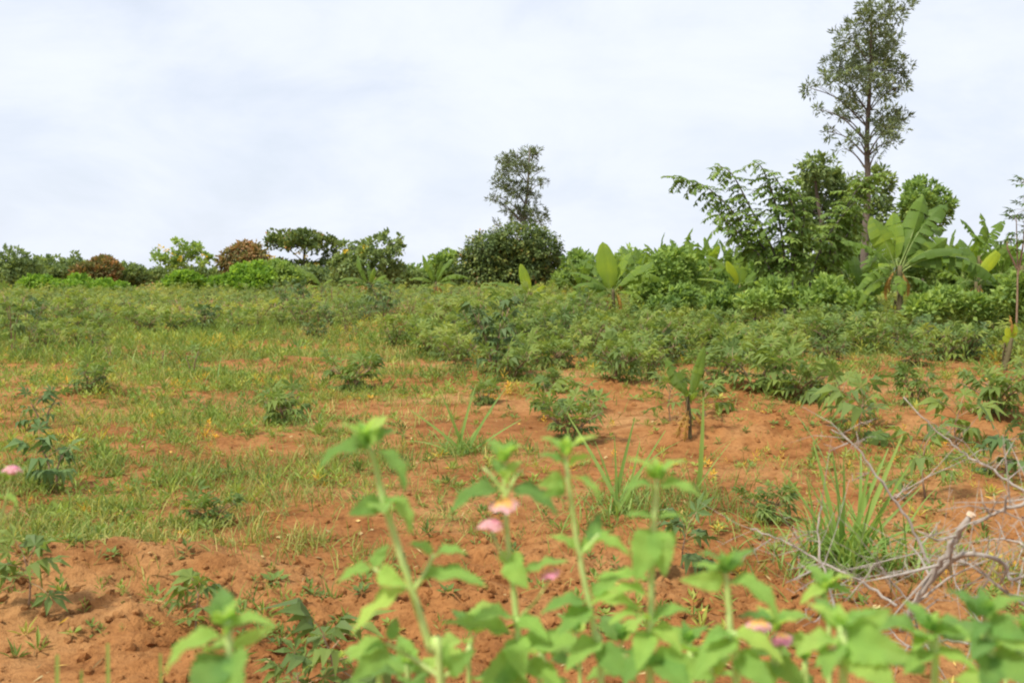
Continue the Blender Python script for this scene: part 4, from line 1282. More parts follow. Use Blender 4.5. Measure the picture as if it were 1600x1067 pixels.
WT = [weed_tpl(11, -5, 70, .12, .8, .38, .62, FLAT), weed_tpl(8, 5, 40, .05, .15, .5, .8, FLAT), weed_tpl(12, 10, 75, .1, 1.2, .4, .7, FLATN), weed_tpl(10, 15, 80, .0, .1, .7, 1.3, FLATN)]
g = Geo()
kinds = rr.integers(0, 4, n)
tn = np.clip(.46 + .6 * vnoise(x * 1.1, y * 1.1, 65) + rr.normal(size=n) * .20, 0, 1)
Sw = rr.uniform(.025, .095, n) * np.where(y > 12, 1.5, 1)
az = rr.uniform(0, 6.28, n)
D = np.stack([np.cos(az), np.sin(az), rr.normal(size=n) * .2], -1)
for k in range(4):
    m_ = kinds == k
    g.many(WT[k], frames(D[m_], np.tile((0, 0, 1.), (m_.sum(), 1))), np.stack([x, y, height(x, y) - .006], -1)[m_], Sw[m_], tn[m_])
print('weeds', n)
stuff(mesh_obj('weeds', g.mesh('weeds', [M['weed']], False)), 'small broadleaf weeds sprouting over the red soil', 'weeds')

# taller leafy weeds between the crop plants and over the left field
LEAFY = [(-4.5, 10.5, 2.2, 1.6, .9), (-6, 14, 3, 2.2, .8), (-8, 20, 4, 4, .8), (-3, 13.5, 1.8, 1.2, .6), (-12, 28, 7, 6, .9), (-2.2, 9.6, .9, 1.0, .8), (-3.4, 8.2, 1.2, .8, .7), (-2.4, 6.7, .9, .4, .7), (-3.0, 7.4, .8, .4, .5), (-1.5, 7.6, .4, .4, .4),
         (0, 22, 9, 5, .5), (9, 22, 7, 5, .5), (0, 34, 20, 9, .6), (4.2, 12.5, 2, 1.2, .5), (5.5, 9.5, 1.4, 1, .4), (.4, 13.6, 2, .6, .5), (8, 30, 10, 5, .9)]
def leafy_dens(x, y):
    p = vnoise(x * .8, y * .8, 161) + .9 * vnoise(x * 2.6, y * 2.6, 162)
    return np.clip(blobs(x, y, LEAFY) * (.25 + 1.6 * p), 0, 1)
x, y, rr = scatter(34000, 6.0, 48, .9, leafy_dens, 164)
n = len(x)
g = Geo()
kinds = rr.choice([0, 2, 2, 3], n)
tn = np.clip(.52 + .7 * vnoise(x * .7, y * .7, 165) + rr.normal(size=n) * .14, 0, .93)
Sw = rr.uniform(.08, .22, n) * np.where(y > 16, 1.25, .7)
az = rr.uniform(0, 6.28, n)
D = np.stack([np.cos(az), np.sin(az), rr.normal(size=n) * .2], -1)
for k in range(4):
    m_ = kinds == k
    g.many(WT[k], frames(D[m_], np.tile((0, 0, 1.), (m_.sum(), 1))), np.stack([x, y, height(x, y) - .01], -1)[m_], Sw[m_], tn[m_])
print('leafy weeds', n)
stuff(mesh_obj('leafy_weeds', g.mesh('leafy_weeds', [M['weed']], False)), 'taller yellow-green leafy weeds among the crop and left field', 'weeds')

# soil clods
def clod_dens(x, y):
    return np.clip(blobs(x, y, TILLED) * .8 + .12 + .3 * vnoise(x * 1.7, y * 1.7, 71), 0, 1)
x, y, rr = scatter(26000, 3.5, 16, .5, clod_dens, 72)
n = len(x)
ph = (1 + 5 ** .5) / 2
ico = np.array([(-1, ph, 0), (1, ph, 0), (-1, -ph, 0), (1, -ph, 0), (0, -1, ph), (0, 1, ph), (0, -1, -ph), (0, 1, -ph), (ph, 0, -1), (ph, 0, 1), (-ph, 0, -1), (-ph, 0, 1)]) / 1.9
icf = [(0, 11, 5), (0, 5, 1), (0, 1, 7), (0, 7, 10), (0, 10, 11), (1, 5, 9), (5, 11, 4), (11, 10, 2), (10, 7, 6), (7, 1, 8), (3, 9, 4), (3, 4, 2), (3, 2, 6), (3, 6, 8), (3, 8, 9), (4, 9, 5), (2, 4, 11), (6, 2, 10), (8, 6, 7), (9, 8, 1)]
g = Geo()
for k in range(5):
    s_ = slice(k, n, 5)
    t_ = Geo()
    t_.add(ico * r2.uniform(.65, 1.25, (12, 1)), icf)
    d = nrm(rr.normal(size=(len(x[s_]), 3)))
    g.many(t_, frames(d, rr.normal(size=d.shape)), np.stack([x[s_], y[s_], height(x[s_], y[s_])], -1),
           (.005 + .026 * rr.random((len(d), 1)) ** 4) * rr.uniform(.7, 1.3, (len(d), 3)), None)
stuff(mesh_obj('soil_clods', g.mesh('soil_clods', [M['soil']], False)), 'loose crumbs and clods of red soil', 'soil')

# dry litter
x, y, rr = scatter(14000, 3.6, 24, .6, lambda x, y: np.clip(.25 + .5 * vnoise(x * 1.5, y * 1.5, 81), 0, 1), 82)
n = len(x)
az = rr.uniform(0, 6.28, n)
D = np.stack([np.cos(az), np.sin(az), rr.normal(size=n) * .25], -1)
g = Geo()
thin = rr.random(n) < .6
sc = np.where(thin[:, None], np.stack([rr.uniform(.03, .12, n), rr.uniform(.008, .016, n), np.full(n, .02)], -1), rr.uniform(.015, .05, (n, 1)) * np.array((1, 1.2, 1.)))
g.many(TPL_TINY, frames(D, np.tile((0, 0, 1.), (n, 1)) + rr.normal(size=(n, 3)) * .4), np.stack([x, y, height(x, y) + .008], -1), sc, rr.random(n) ** 1.3)
stuff(mesh_obj('dry_litter', g.mesh('dry_litter', [M['litter']], False)), 'dry straw and fallen leaf bits on the soil', 'litter')

# ================================================================== GRASS TUSSOCKS
def blade_me(bend, k):
    return leaf_geo(lambda t:  .0165 * np.clip(1.05 - t, 0, 1) ** .6 * (1 - .3 * (1 - t) ** 4), 8, 1, bend, .35, mat=0).mesh('blade', [M['tussock']])
BLADES = {'st': [blade_me(.25, 0), blade_me(.4, 1)], 'mid': [blade_me(.8, 0), blade_me(1.0, 1)], 'arch': [blade_me(1.5, 0), blade_me(1.9, 1)]}
def tussock(px, py, label, n, length, spread, explicit=(), seed=1, ws=1.):
    rr = random.Random(seed)
    b = ground(px, py)
    b[2] -= .02
    root = empty('grass_tussock', b, label, 'grass tussock', 'tall grass tussocks in the field')
    for (tx, ty, kind, w) in explicit:
        p1 = at(tx, ty, b[1] + rr.uniform(-.12, .12))
        p0 = b + np.array((rr.uniform(-.05, .05), rr.uniform(-.05, .05), 0))
        d = p1 - p0
        nh = np.array((-d[0] * .6, -.5, .3)) if kind == 'st' else np.array((0, -.2, 1.))
        mesh_obj('blade', rr.choice(BLADES[kind]), root, basis(p0, p1, nh, b, w * ws))
    for k in range(n):
        a = rr.uniform(0, 6.28)
        e = math.radians(rr.triangular(-5, 88, 30))
        L_ = length * rr.uniform(.5, 1.0)
        p0 = b + np.array((rr.gauss(0, spread), rr.gauss(0, spread), 0))
        d = np.array((math.cos(a) * math.cos(e), math.sin(a) * math.cos(e), math.sin(e)))
        kind = 'st' if e > 1.1 else 'mid' if e > .6 else 'arch'
        mesh_obj('blade', rr.choice(BLADES[kind]), root, basis(p0, p0 + d * L_ * (1 if kind != 'arch' else .8), (-d[0] * .3, -d[1] * .3, 1), b, rr.uniform(.8, 1.3) * ws))
    return root
tussock(722, 706, 'grass tussock with long dark spiky blades left of the lantana top', 70, .36, .10,
        [(640, 640, 'st', 1.3), (688, 612, 'st', 1.4), (744, 600, 'st', 1.3), (790, 606, 'st', 1.2), (815, 655, 'st', 1), (628, 690, 'mid', 1.2), (650, 706, 'arch', 1.1), (672, 730, 'arch', 1.0), (770, 640, 'st', 1)], 1, 1.35)
tussock(965, 800, 'wide grass tussock behind the middle lantana stems', 100, .32, .22,
        [(888, 650, 'st', 1.3), (992, 652, 'st', 1.2), (1040, 672, 'st', 1.0), (930, 690, 'st', 1.0), (960, 680, 'st', 1.0), (1062, 690, 'mid', 1), (1000, 690, 'st', 1.2)], 2, 1.3)
tussock(1090, 762, 'single tall grass shoot right of the middle lantana stems', 5, .2, .03,
        [(1099, 620, 'st', 2.0), (1142, 690, 'st', .9), (1150, 684, 'mid', .9), (1180, 820, 'arch', .9), (1070, 720, 'st', 1)], 3)
tussock(1325, 885, 'large pale green grass tussock among dead branches at right', 210, .52, .16,
        [(1240, 642, 'mid', 1.3), (1318, 716, 'st', 1.1), (1345, 706, 'mid', 1.2), (1410, 680, 'st', 1.2), (1388, 700, 'st', 1.2), (1222, 735, 'st', 1.1), (1258, 742, 'st', 1.0), (1190, 795, 'mid', 1.2),
         (1195, 825, 'mid', 1.0), (1405, 875, 'arch', 1.5), (1470, 815, 'mid', 1.2), (1290, 860, 'arch', 1.5), (1440, 760, 'st', 1.0), (1300, 705, 'st', 1.2), (1362, 712, 'st', 1.2), (1270, 690, 'st', 1.3), (1425, 720, 'st', 1.1), (1210, 770, 'mid', 1.2), (1245, 780, 'mid', 1.1), (1450, 850, 'arch', 1.4), (1230, 860, 'arch', 1.4), (1380, 760, 'st', 1.2)], 4, 1.3)
tussock(232, 585, 'spiky grass tussock in the upper left field', 26, .65, .12, [], 5, 1.3)
tussock(345, 600, 'bright grass tussock right of the spiky left one', 22, .55, .2, [], 6, 1.3)
tussock(480, 668, 'narrow grass tussock beside the left grass patch', 20, .42, .14, [], 7, 1.2)
tussock(25, 800, 'yellowish arching grass tussock at the left edge', 18, .30, .08, [], 8, 1.2)
tussock(540, 660, 'thin grass tussock at the bare strip left of centre', 10, .34, .06, [], 9, 1.2)
tussock(1215, 700, 'sparse grass shoot beside the bare mound', 7, .22, .05, [], 10, 1.2)

# near grass blades at the bottom left
for (px, py, w, lab) in [(90, 1022, 2.6, 'leftmost near grass blade rising from the bottom edge'), (128, 1046, 1.9, 'shortest near grass blade at the bottom left'),
                    (169, 1004, 2.2, 'tallest near grass blade at the bottom left'), (251, 1020, 1.8, 'near grass blade beside the broad pale leaves')]:
    tip = at(px, py, 1.0)
    b = tip + np.array((R.uniform(-.04, .04), R.uniform(0, .06), 0)); b[2] = hz(b[0], b[1]) - .01
    root = empty('grass_stalk', b, lab, 'grass blade', 'near grass blades at the bottom left')
    mesh_obj('blade', BLADES['st'][0], root, basis(b, tip, (0, -1, .2), b, w * .22))

# ================================================================== DEAD THORN BRANCHES
def dead_branch(label, pts, r0, r1, Y0, Y1, twigs=(), seed=0, cut=False, auto=5):
    rr = random.Random(seed)
    n = len(pts)
    P = [at(x, y, Y0 + (Y1 - Y0) * i / (n - 1)) for i, (x, y) in enumerate(pts)]
    foot = np.array((P[0][0], P[0][1], hz(P[0][0], P[0][1])))
    root = empty('dead_branch', foot, label, 'dead branch', 'dead thorny branches piled at the right')
    p = smooth_path(P, 6)
    p = p + np.array([[rr.gauss(0, r0 * .22) for _ in range(3)] for _ in p])
    g = Geo()
    rad = np.linspace(r0 * .52, r1 * .5, len(p)) * np.array([rr.uniform(.88, 1.15) for _ in p])
    tube(g, p - foot, rad, 8)
    mesh_obj('stem', g.mesh('stem', [M['thorn']]), root)
    if cut:
        g = Geo()
        tube(g, [p[-1] - foot - (p[-1] - p[-2]) * .12, p[-1] - foot + nrm(p[-1] - p[-2]) * .006], [r1 * .74, r1 * .72], 10)
        mesh_obj('cut_end', g.mesh('cut_end', [M['cut']], False), root)
    def thorns(gg, a, b_, rr_, cnt):
        for _ in range(cnt):
            f = rr.random()
            c = a + (b_ - a) * f
            d = nrm(np.array([rr.gauss(0, 1) for _ in range(3)]))
            tube(gg, [c - foot, c + d * rr.uniform(.015, .04) - foot], [rr_ * .45, .0006], 4)
    for tw in twigs:
        q_ = [at(x, y, (Y0 + Y1) / 2 + rr.uniform(-.12, .12)) for x, y in tw]
        g = Geo()
        q_ = smooth_path(q_, 4)
        tube(g, q_ - foot, np.linspace(r1 * .55, r1 * .25, len(q_)), 6)
        for i in range(len(q_) - 1):
            thorns(g, q_[i], q_[i + 1], r1 * .6, 1)
        mesh_obj('twig', g.mesh('twig', [M['thorn']]), root)
    for k in range(auto * 2):
        i = rr.randrange(1, len(p) - 1)
        d = nrm(np.array((rr.gauss(0, 1), rr.gauss(0, .5), rr.gauss(.2, .8))))
        L_ = rr.uniform(.06, .26)
        q_ = np.array([p[i], p[i] + d * L_ * .5 + np.array((0, 0, rr.uniform(-.02, .02))), p[i] + d * L_])
        g = Geo()
        tube(g, q_ - foot, [rad[i] * .5, rad[i] * .38, rad[i] * .15], 5)
        thorns(g, q_[0], q_[2], rad[i] * .4, 2)
        mesh_obj('twig', g.mesh('twig', [M['thorn']]), root)

dead_branch('thick forked grey dead branch with pale sawn end', [(1408, 985), (1428, 945), (1458, 898), (1488, 850), (1514, 808)], .013, .013, 2.3, 2.15,
            [[(1446, 915), (1492, 872), (1530, 866), (1568, 880), (1578, 905), (1600, 900)]], 1, True, 6)
dead_branch('long thin grey dead branch leaning left toward bare mound', [(1450, 880), (1425, 820), (1378, 752), (1340, 700), (1300, 670)], .008, .003, 2.5, 2.6,
            [[(1325, 692), (1296, 704)], [(1330, 696), (1350, 686)], [(1400, 778), (1426, 750)], [(1358, 738), (1330, 752)]], 2, False, 5)
dead_branch('long dead branch sloping in from the right edge, uppermost', [(1640, 778), (1590, 760), (1545, 730), (1510, 710), (1465, 675), (1412, 622)], .008, .003, 2.7, 2.9,
            [[(1540, 728), (1556, 720)], [(1478, 680), (1488, 668)], [(1510, 710), (1482, 722)]], 3, False, 5)
dead_branch('dead branch joining the sawn end from the right edge', [(1650, 770), (1600, 785), (1560, 800), (1520, 818)], .009, .006, 2.15, 2.15,
            [[(1548, 806), (1536, 786)], [(1570, 798), (1572, 775)]], 4, False, 4)
dead_branch('crooked dead branch left of the big tussock', [(1312, 975), (1300, 930), (1284, 880), (1278, 830), (1282, 790)], .007, .003, 2.3, 2.4,
            [[(1300, 935), (1275, 970), (1262, 965), (1258, 950)], [(1284, 885), (1240, 905)], [(1284, 880), (1230, 890)]], 5, False, 5)
dead_branch('dead branch lying left across the soil', [(1400, 945), (1340, 905), (1290, 882), (1230, 848), (1172, 826)], .007, .003, 2.4, 2.6,
            [[(1205, 842), (1158, 872)], [(1230, 848), (1240, 835)], [(1290, 880), (1228, 910)], [(1262, 866), (1216, 796)]], 6, False, 5)
dead_branch('dead branch with many forked twigs under the sawn branch', [(1620, 960), (1560, 915), (1520, 885), (1490, 870)], .007, .004, 2.2, 2.3,
            [[(1560, 915), (1580, 880), (1584, 860)], [(1545, 905), (1515, 950)], [(1590, 930), (1600, 870)]], 7, False, 8)
dead_branch('thin dead branch hanging behind the sawn branch', [(1560, 1010), (1515, 950), (1490, 900), (1485, 850), (1440, 830)], .005, .002, 2.5, 2.7,
            [[(1500, 930), (1540, 935)], [(1488, 880), (1455, 895)]], 8, False, 8)
dead_branch('thin dead branch at the right edge below the sawn end', [(1640, 880), (1600, 850), (1560, 842), (1530, 845)], .006, .003, 2.3, 2.5,
            [[(1570, 843), (1560, 815)], [(1600, 850), (1585, 890)]], 9, False, 7)
dead_branch('tangled low dead branch behind the lower right leaves', [(1600, 1040), (1530, 1010), (1470, 1000), (1420, 1010), (1370, 960)], .006, .003, 2.0, 2.4,
            [[(1470, 1000), (1450, 950)], [(1530, 1010), (1535, 960)], [(1420, 1008), (1400, 1040)]], 10, False, 8)
dead_branch('slender dead branch crossing in front of big tussock', [(1440, 960), (1390, 905), (1370, 880), (1350, 905), (1320, 940)], .005, .002, 2.3, 2.3,
            [[(1390, 905), (1420, 880)], [(1370, 880), (1372, 850)]], 11, False, 8)

# ================================================================== LANTANA IN FRONT
def lan_prof(t):
    w = .36 * np.clip(np.sin(np.pi * np.clip(t, 0, 1) ** .62), 0, 1) ** .85 * (1 - .25 * t)
    z = 1 + .085 * np.where(np.arange(len(t)) % 2 == 0, 1, -1)
    w = w * z
    w[0] = .02
    w[-1] = .0
    return w
LAN = {}
for nm, bend, fold in (('flat', .45, .30), ('arch', 1.0, .35), ('curl', 1.6, .45)):
    LAN[nm] = []
    for k in range(3):
        gl = leaf_geo(lan_prof, 16, 3, bend + .1 * k, fold, .12, .13, seed=k)
        tube(gl, [(-.10, 0, -.05), (0, 0, 0)], [.016, .014], 5, .5, 1, False)
        LAN[nm].append(gl.mesh('leaf', [M['lantana'], M['lantana_stem']]))

def floret_head(seed, outer, inner, flat=.55, lim=.48):
    rr = random.Random(seed)
    g = Geo()
    pet = diamond(.42, .3)
    n = 26
    for i in range(n):
        f = (i + .5) / n
        r = math.sqrt(f)
        a = i * 2.39996
        c = np.array((r * math.cos(a), r * math.sin(a), flat * (1 - r * r)))
        nn = nrm(np.array((c[0] * .8, c[1] * .8, 1.0)))
        t1 = nrm(np.cross(nn, (0.3, .8, .1))); t2 = np.cross(nn, t1)
        sz = .36 if r > .45 else .22
        for k in range(4):
            b_ = k * math.pi / 2 + a
            d = t1 * math.cos(b_) + t2 * math.sin(b_)
            g.many(pet, frames(d[None] + nn * .2, nn[None]), (c)[None], np.array([sz * rr.uniform(.85, 1.15)]), np.array([.5]))
            nf = 4
            g.Tm[-1] = np.full(nf, 0 if r > lim else 1)
        tube(g, [c * .25 + np.array((0, 0, -.35)), c], [.03, .03], 3, .5, 0, False)
    return g
FL = {'pink': floret_head(1, 0, 1).mesh('flower_head', [M['pink'], M['orange']], False),
      'orange': floret_head(2, 0, 1, .35, .72).mesh('flower_head', [M['pale_pink'], M['orange']], False),
      'palepink': floret_head(3, 0, 1, .7).mesh('flower_head', [M['pale_pink'], M['pink']], False)}

LGROUP = 'lantana shoots in the foreground'
def lantana(label, Y, stem, leaves=(), flowers=(), branches=(), auto=0, auto_from=.3, auto_len=(.04, .06), seed=0, r=.0033, low=6):
    """stem: pixels from the top down; the stem then runs on to the ground"""
    rr = random.Random(seed)
    P = [at(x, y, Y) for x, y in stem]
    lean = (P[-1] - P[0]); 
    bx = P[-1][0] + (P[-1][0] - P[0][0]) * .5
    foot = np.array((bx, Y + rr.uniform(.02, .12), 0)); foot[2] = hz(foot[0], foot[1]) - .01
    P.append((P[-1] + foot) / 2 + np.array((.01, 0, .04)))
    P.append(foot)
    root = empty('lantana_shoot', foot, label, 'lantana', LGROUP)
    p = smooth_path(P, 6)
    g = Geo()
    tube(g, p - foot, np.linspace(r * .72, r * 1.25, len(p)) * np.clip(.35 + np.arange(len(p)) * .16, 0, 1), 8)
    mesh_obj('stem', g.mesh('stem', [M['lantana_stem']]), root)
    for br in branches:
        q_ = smooth_path([at(x, y, Y + dy) for x, y, dy in br], 5)
        g = Geo()
        tube(g, q_ - foot, np.linspace(r * .7, r * .45, len(q_)), 6)
        mesh_obj('side_branch', g.mesh('side_branch', [M['lantana_stem']]), root)
    for lf in leaves:
        b0, b1, t0, t1, kind, ws, dy, face = lf
        p0, p1 = at(b0, b1, Y), at(t0, t1, Y)
        p1[1] += dy
        nh = {'u': (rr.uniform(-.15, .15), -.35, 1), 'c': (rr.uniform(-.2, .2), -1, .3), 'b': (0, .6, 1), 'l': (-.8, -.4, .6), 'r': (.8, -.4, .6)}[face]
        mesh_obj('leaf', rr.choice(LAN[kind]), root, basis(p0, p1, nh, foot, ws * .86))
    # opposite pairs down the stem
    seg = np.concatenate([[0], np.cumsum(np.linalg.norm(np.diff(p, axis=0), axis=1))])
    vis = float(np.linalg.norm(P[len(stem) - 1] - P[0])) + .05
    a0 = rr.uniform(0, 3)
    def pair(s, az, ln, el):
        c = np.array([np.interp(s, seg, p[:, k]) for k in range(3)])
        for sg in (0, math.pi):
            a = az + sg + rr.uniform(-.25, .25)
            e = el + rr.uniform(-.25, .2)
            d = np.array((math.cos(a) * math.cos(e), math.sin(a) * math.cos(e), math.sin(e)))
            L_ = ln * rr.uniform(.85, 1.15)
            mesh_obj('leaf', rr.choice(LAN[rr.choice(['flat', 'arch', 'arch', 'curl'])]), root,
                     basis(c + d * .012, c + d * (.012 + L_), (-d[0] * .2, -d[1] * .2 - .15, 1), foot, rr.uniform(.85, 1.1)))
    for k, (ln, el) in enumerate(((.022, 1.0), (.032, .55))):     # young leaves closing the tip
        c = p[0]
        for sg in (0, math.pi):
            a = a0 + k * math.pi / 2 + sg + rr.uniform(-.2, .2)
            d = np.array((math.cos(a) * math.cos(el), math.sin(a) * math.cos(el), math.sin(el)))
            mesh_obj('leaf', rr.choice(LAN['arch']), root, basis(c, c + d * ln * rr.uniform(.85, 1.2), (-d[0] * .3, -d[1] * .3 - .2, 1), foot, .85))
    for k in range(auto):
        f = auto_from + (1 - auto_from) * k / max(1, auto - 1)
        pair(f * vis, a0 + k * math.pi / 2, rr.uniform(*auto_len), .15)
    for k in range(low):
        s = vis + (seg[-1] - vis) * (k + .5) / low * .8
        pair(s, a0 + k * math.pi / 2, rr.uniform(.045, .065), 0)
    for (x, y, kind, rad, px_, py_) in flowers:
        c = at(x, y, Y - .01)
        s = at(px_, py_, Y)
        g = Geo()
        q_ = smooth_path([s, (s + c) / 2 + np.array((0, -.005, -.004)), c + np.array((0, 0, -rad * .3))], 4)
        tube(g, q_ - foot, np.linspace(.0014, .0011, len(q_)), 5)
        mesh_obj('flower_stalk', g.mesh('flower_stalk', [M['lantana_stem']]), root)
        fo = mesh_obj('flower_head', FL[kind], root)
        fo.matrix_basis = Matrix.Translation(Vector(c - foot)) @ Matrix.Rotation(rr.uniform(-.2, .5), 4, 'X') @ Matrix.Rotation(rr.uniform(-.3, .3), 4, 'Y') @ Matrix.Scale(rad, 4)
    return root

lantana('tallest lantana shoot, leftmost of the tall stems', .88, [(572, 690), (586, 725), (600, 785), (640, 910), (674, 1018), (690, 1080)],
        [(580, 706, 498, 738, 'curl', .8, -.01, 'u'), (592, 704, 636, 762, 'arch', 1.0, -.02, 'r'), (578, 694, 536, 678, 'arch', .8, .03, 'u'), (582, 692, 616, 682, 'arch', .9, .03, 'u'),
         (574, 688, 560, 676, 'flat', 1, -.02, 'c'), (578, 690, 596, 678, 'flat', 1, -.02, 'c'),
         (596, 784, 546, 800, 'flat', 1.05, -.01, 'c'), (604, 776, 644, 826, 'arch', 1.15, -.02, 'r'), (600, 790, 612, 782, 'flat', 1, -.05, 'u'),
         (582, 888, 528, 908, 'arch', .9, -.01, 'u'), (584, 886, 604, 858, 'flat', .9, .02, 'u'), (592, 892, 640, 905, 'flat', 1.0, -.02, 'c'),
         (634, 920, 553, 982, 'flat', .85, -.02, 'l'), (674, 866, 630, 862, 'arch', .8, .02, 'u'), (680, 868, 732, 862, 'arch', 1.0, -.01, 'u'), (660, 906, 764, 908, 'arch', .75, -.02, 'u'),
         (600, 1005, 545, 1028, 'arch', 1.1, -.01, 'u'), (604, 1008, 552, 1052, 'flat', .9, -.02, 'c'), (610, 1000, 616, 975, 'flat', .9, .02, 'c'), (640, 1020, 620, 1002, 'flat', .9, -.02, 'u'),
         (690, 1040, 700, 1000, 'flat', .9, .0, 'c'), (700, 1045, 745, 1000, 'arch', .9, -.02, 'c')],
        [], [[(645, 922, 0), (610, 905, 0), (584, 888, 0)], [(646, 922, 0), (664, 895, 0), (678, 866, 0)], [(684, 1055, 0), (640, 1025, 0), (604, 1005, 0)], [(690, 1060, 0), (715, 1040, 0), (735, 1010, 0)]], 0, seed=1, r=.0036)
lantana('lantana shoot with orange pink flower, right of the tallest', .95, [(788, 722), (788, 760), (792, 830), (800, 900), (806, 960), (812, 1080)],
        [(780, 770, 702, 806, 'curl', .8, -.01, 'u'), (800, 764, 872, 804, 'arch', .85, -.01, 'u'), (786, 748, 800, 728, 'flat', 1.1, -.02, 'c'), (788, 744, 766, 722, 'flat', .9, .02, 'u'), (790, 742, 816, 726, 'flat', .9, .02, 'u'),
         (796, 868, 826, 905, 'flat', 1.2, -.03, 'l'), (815, 900, 888, 868, 'flat', .9, -.02, 'r'), (795, 880, 780, 868, 'flat', 1, .02, 'c'),
         (800, 965, 735, 958, 'arch', .9, -.03, 'u'), (806, 968, 856, 985, 'arch', .9, -.03, 'u'), (800, 990, 690, 962, 'flat', .6, -.02, 'u'), (806, 995, 820, 1030, 'flat', .9, -.05, 'c'),
         (808, 1020, 745, 1058, 'flat', .9, -.04, 'c'), (812, 1018, 934, 1005, 'arch', .8, -.03, 'u'), (815, 1040, 880, 1060, 'arch', .9, -.04, 'u'), (808, 1050, 770, 1075, 'flat', .9, -.06, 'c')],
        [(788, 789, 'orange', .0125, 792, 835), (768, 824, 'palepink', .0115, 796, 880), (860, 898, 'pink', .0095, 815, 960)],
        [[(790, 775, 0), (770, 745, 0), (755, 731, 0)], [(790, 775, 0), (806, 745, 0), (816, 734, 0)]], 0, seed=2, r=.0030)
lantana('slender lantana shoot with pale lower stem, centre', .90, [(884, 712), (888, 750), (904, 860), (922, 950), (930, 1000), (940, 1085)],
        [(884, 728, 838, 712, 'arch', .9, .0, 'u'), (888, 728, 932, 716, 'arch', .9, .0, 'u'), (880, 748, 838, 752, 'flat', 1.0, -.02, 'c'), (892, 745, 934, 778, 'arch', 1.1, -.02, 'r'),
         (882, 760, 846, 772, 'flat', 1, -.01, 'c'), (900, 858, 855, 838, 'arch', .9, .0, 'u'), (908, 862, 962, 830, 'flat', .7, .01, 'u'), (930, 840, 984, 866, 'arch', .8, -.01, 'u'), (925, 850, 942, 812, 'flat', .7, .03, 'u'),
         (916, 942, 842, 950, 'arch', .75, -.02, 'u'), (924, 940, 1002, 946, 'arch', .75, -.02, 'u'), (920, 948, 870, 975, 'flat', .9, -.03, 'u'), (926, 930, 985, 905, 'flat', .7, .02, 'u'),
         (934, 1000, 880, 1030, 'arch', .9, -.03, 'u'), (938, 1010, 990, 1045, 'arch', .9, -.03, 'c')],
        [], [[(906, 868, 0), (920, 852, 0), (936, 834, 0)]], 0, seed=3, r=.0030)
lantana('lantana shoot with heart shaped hanging pair, right of centre', .88, [(1026, 748), (1024, 790), (1020, 840), (1018, 930), (1015, 1000), (1016, 1085)],
        [(1022, 760, 968, 764, 'arch', .85, -.01, 'u'), (1030, 758, 1094, 776, 'arch', .8, -.01, 'u'), (1024, 748, 1010, 732, 'flat', 1, .01, 'c'), (1028, 748, 1044, 734, 'flat', 1, .01, 'c'),
         (1020, 808, 972, 802, 'flat', .7, -.01, 'u'), (1030, 808, 1066, 804, 'flat', .7, -.01, 'u'), (1016, 826, 988, 898, 'flat', 1.1, -.02, 'c'), (1028, 828, 1036, 896, 'flat', 1.1, -.01, 'c'), (1036, 836, 1062, 858, 'flat', 1, .02, 'c'),
         (1012, 905, 924, 904, 'flat', .5, .0, 'u'), (1012, 930, 944, 920, 'arch', .8, -.01, 'u'), (1014, 968, 946, 966, 'arch', .95, -.02, 'l'), (1012, 985, 990, 1028, 'flat', 1.0, -.03, 'c'), (1020, 970, 1076, 948, 'arch', 1.0, -.01, 'u'),
         (1022, 978, 1060, 1010, 'arch', 1.0, -.02, 'u'), (1016, 1020, 968, 1050, 'arch', 1, -.03, 'u'), (1020, 1025, 1112, 1040, 'flat', .8, -.03, 'c'), (1022, 1030, 1070, 1066, 'arch', 1, -.04, 'u')],
        [], [], 0, seed=4, r=.0032)
lantana('lantana shoot with mitten-like top leaves, right of the hanging pair', .86, [(1134, 892), (1137, 925), (1142, 1000), (1150, 1085)],
        [(1130, 908, 1058, 900, 'flat', .8, -.01, 'c'), (1142, 908, 1206, 968, 'curl', .8, -.02, 'u'), (1132, 896, 1168, 880, 'arch', .9, .0, 'u'), (1134, 896, 1084, 892, 'flat', .7, .02, 'u'),
         (1140, 988, 1090, 996, 'arch', .9, -.02, 'u'), (1146, 990, 1216, 1026, 'arch', .8, -.02, 'u'), (1144, 1000, 1076, 1040, 'arch', .9, -.03, 'u'), (1150, 1020, 1200, 1060, 'flat', .9, -.03, 'c')],
        [], [], 0, seed=5, r=.0034)
lantana('lantana shoot with orange and pink flowers, lower right of centre', .92, [(1212, 985), (1210, 1010), (1206, 1085)],
        [(1206, 966, 1155, 976, 'flat', .7, .02, 'u'), (1214, 970, 1270, 968, 'arch', .8, .0, 'u'), (1208, 1012, 1160, 1028, 'arch', .9, -.01, 'u'), (1214, 1010, 1280, 1000, 'arch', .9, -.02, 'u'), (1210, 1030, 1250, 1062, 'flat', .9, -.03, 'c'), (1206, 1035, 1174, 1064, 'flat', .9, -.03, 'c')],
        [(1186, 978, 'orange', .0115, 1208, 1025), (1222, 1000, 'pink', .0095, 1208, 1045)], [], 0, seed=6, r=.0028)
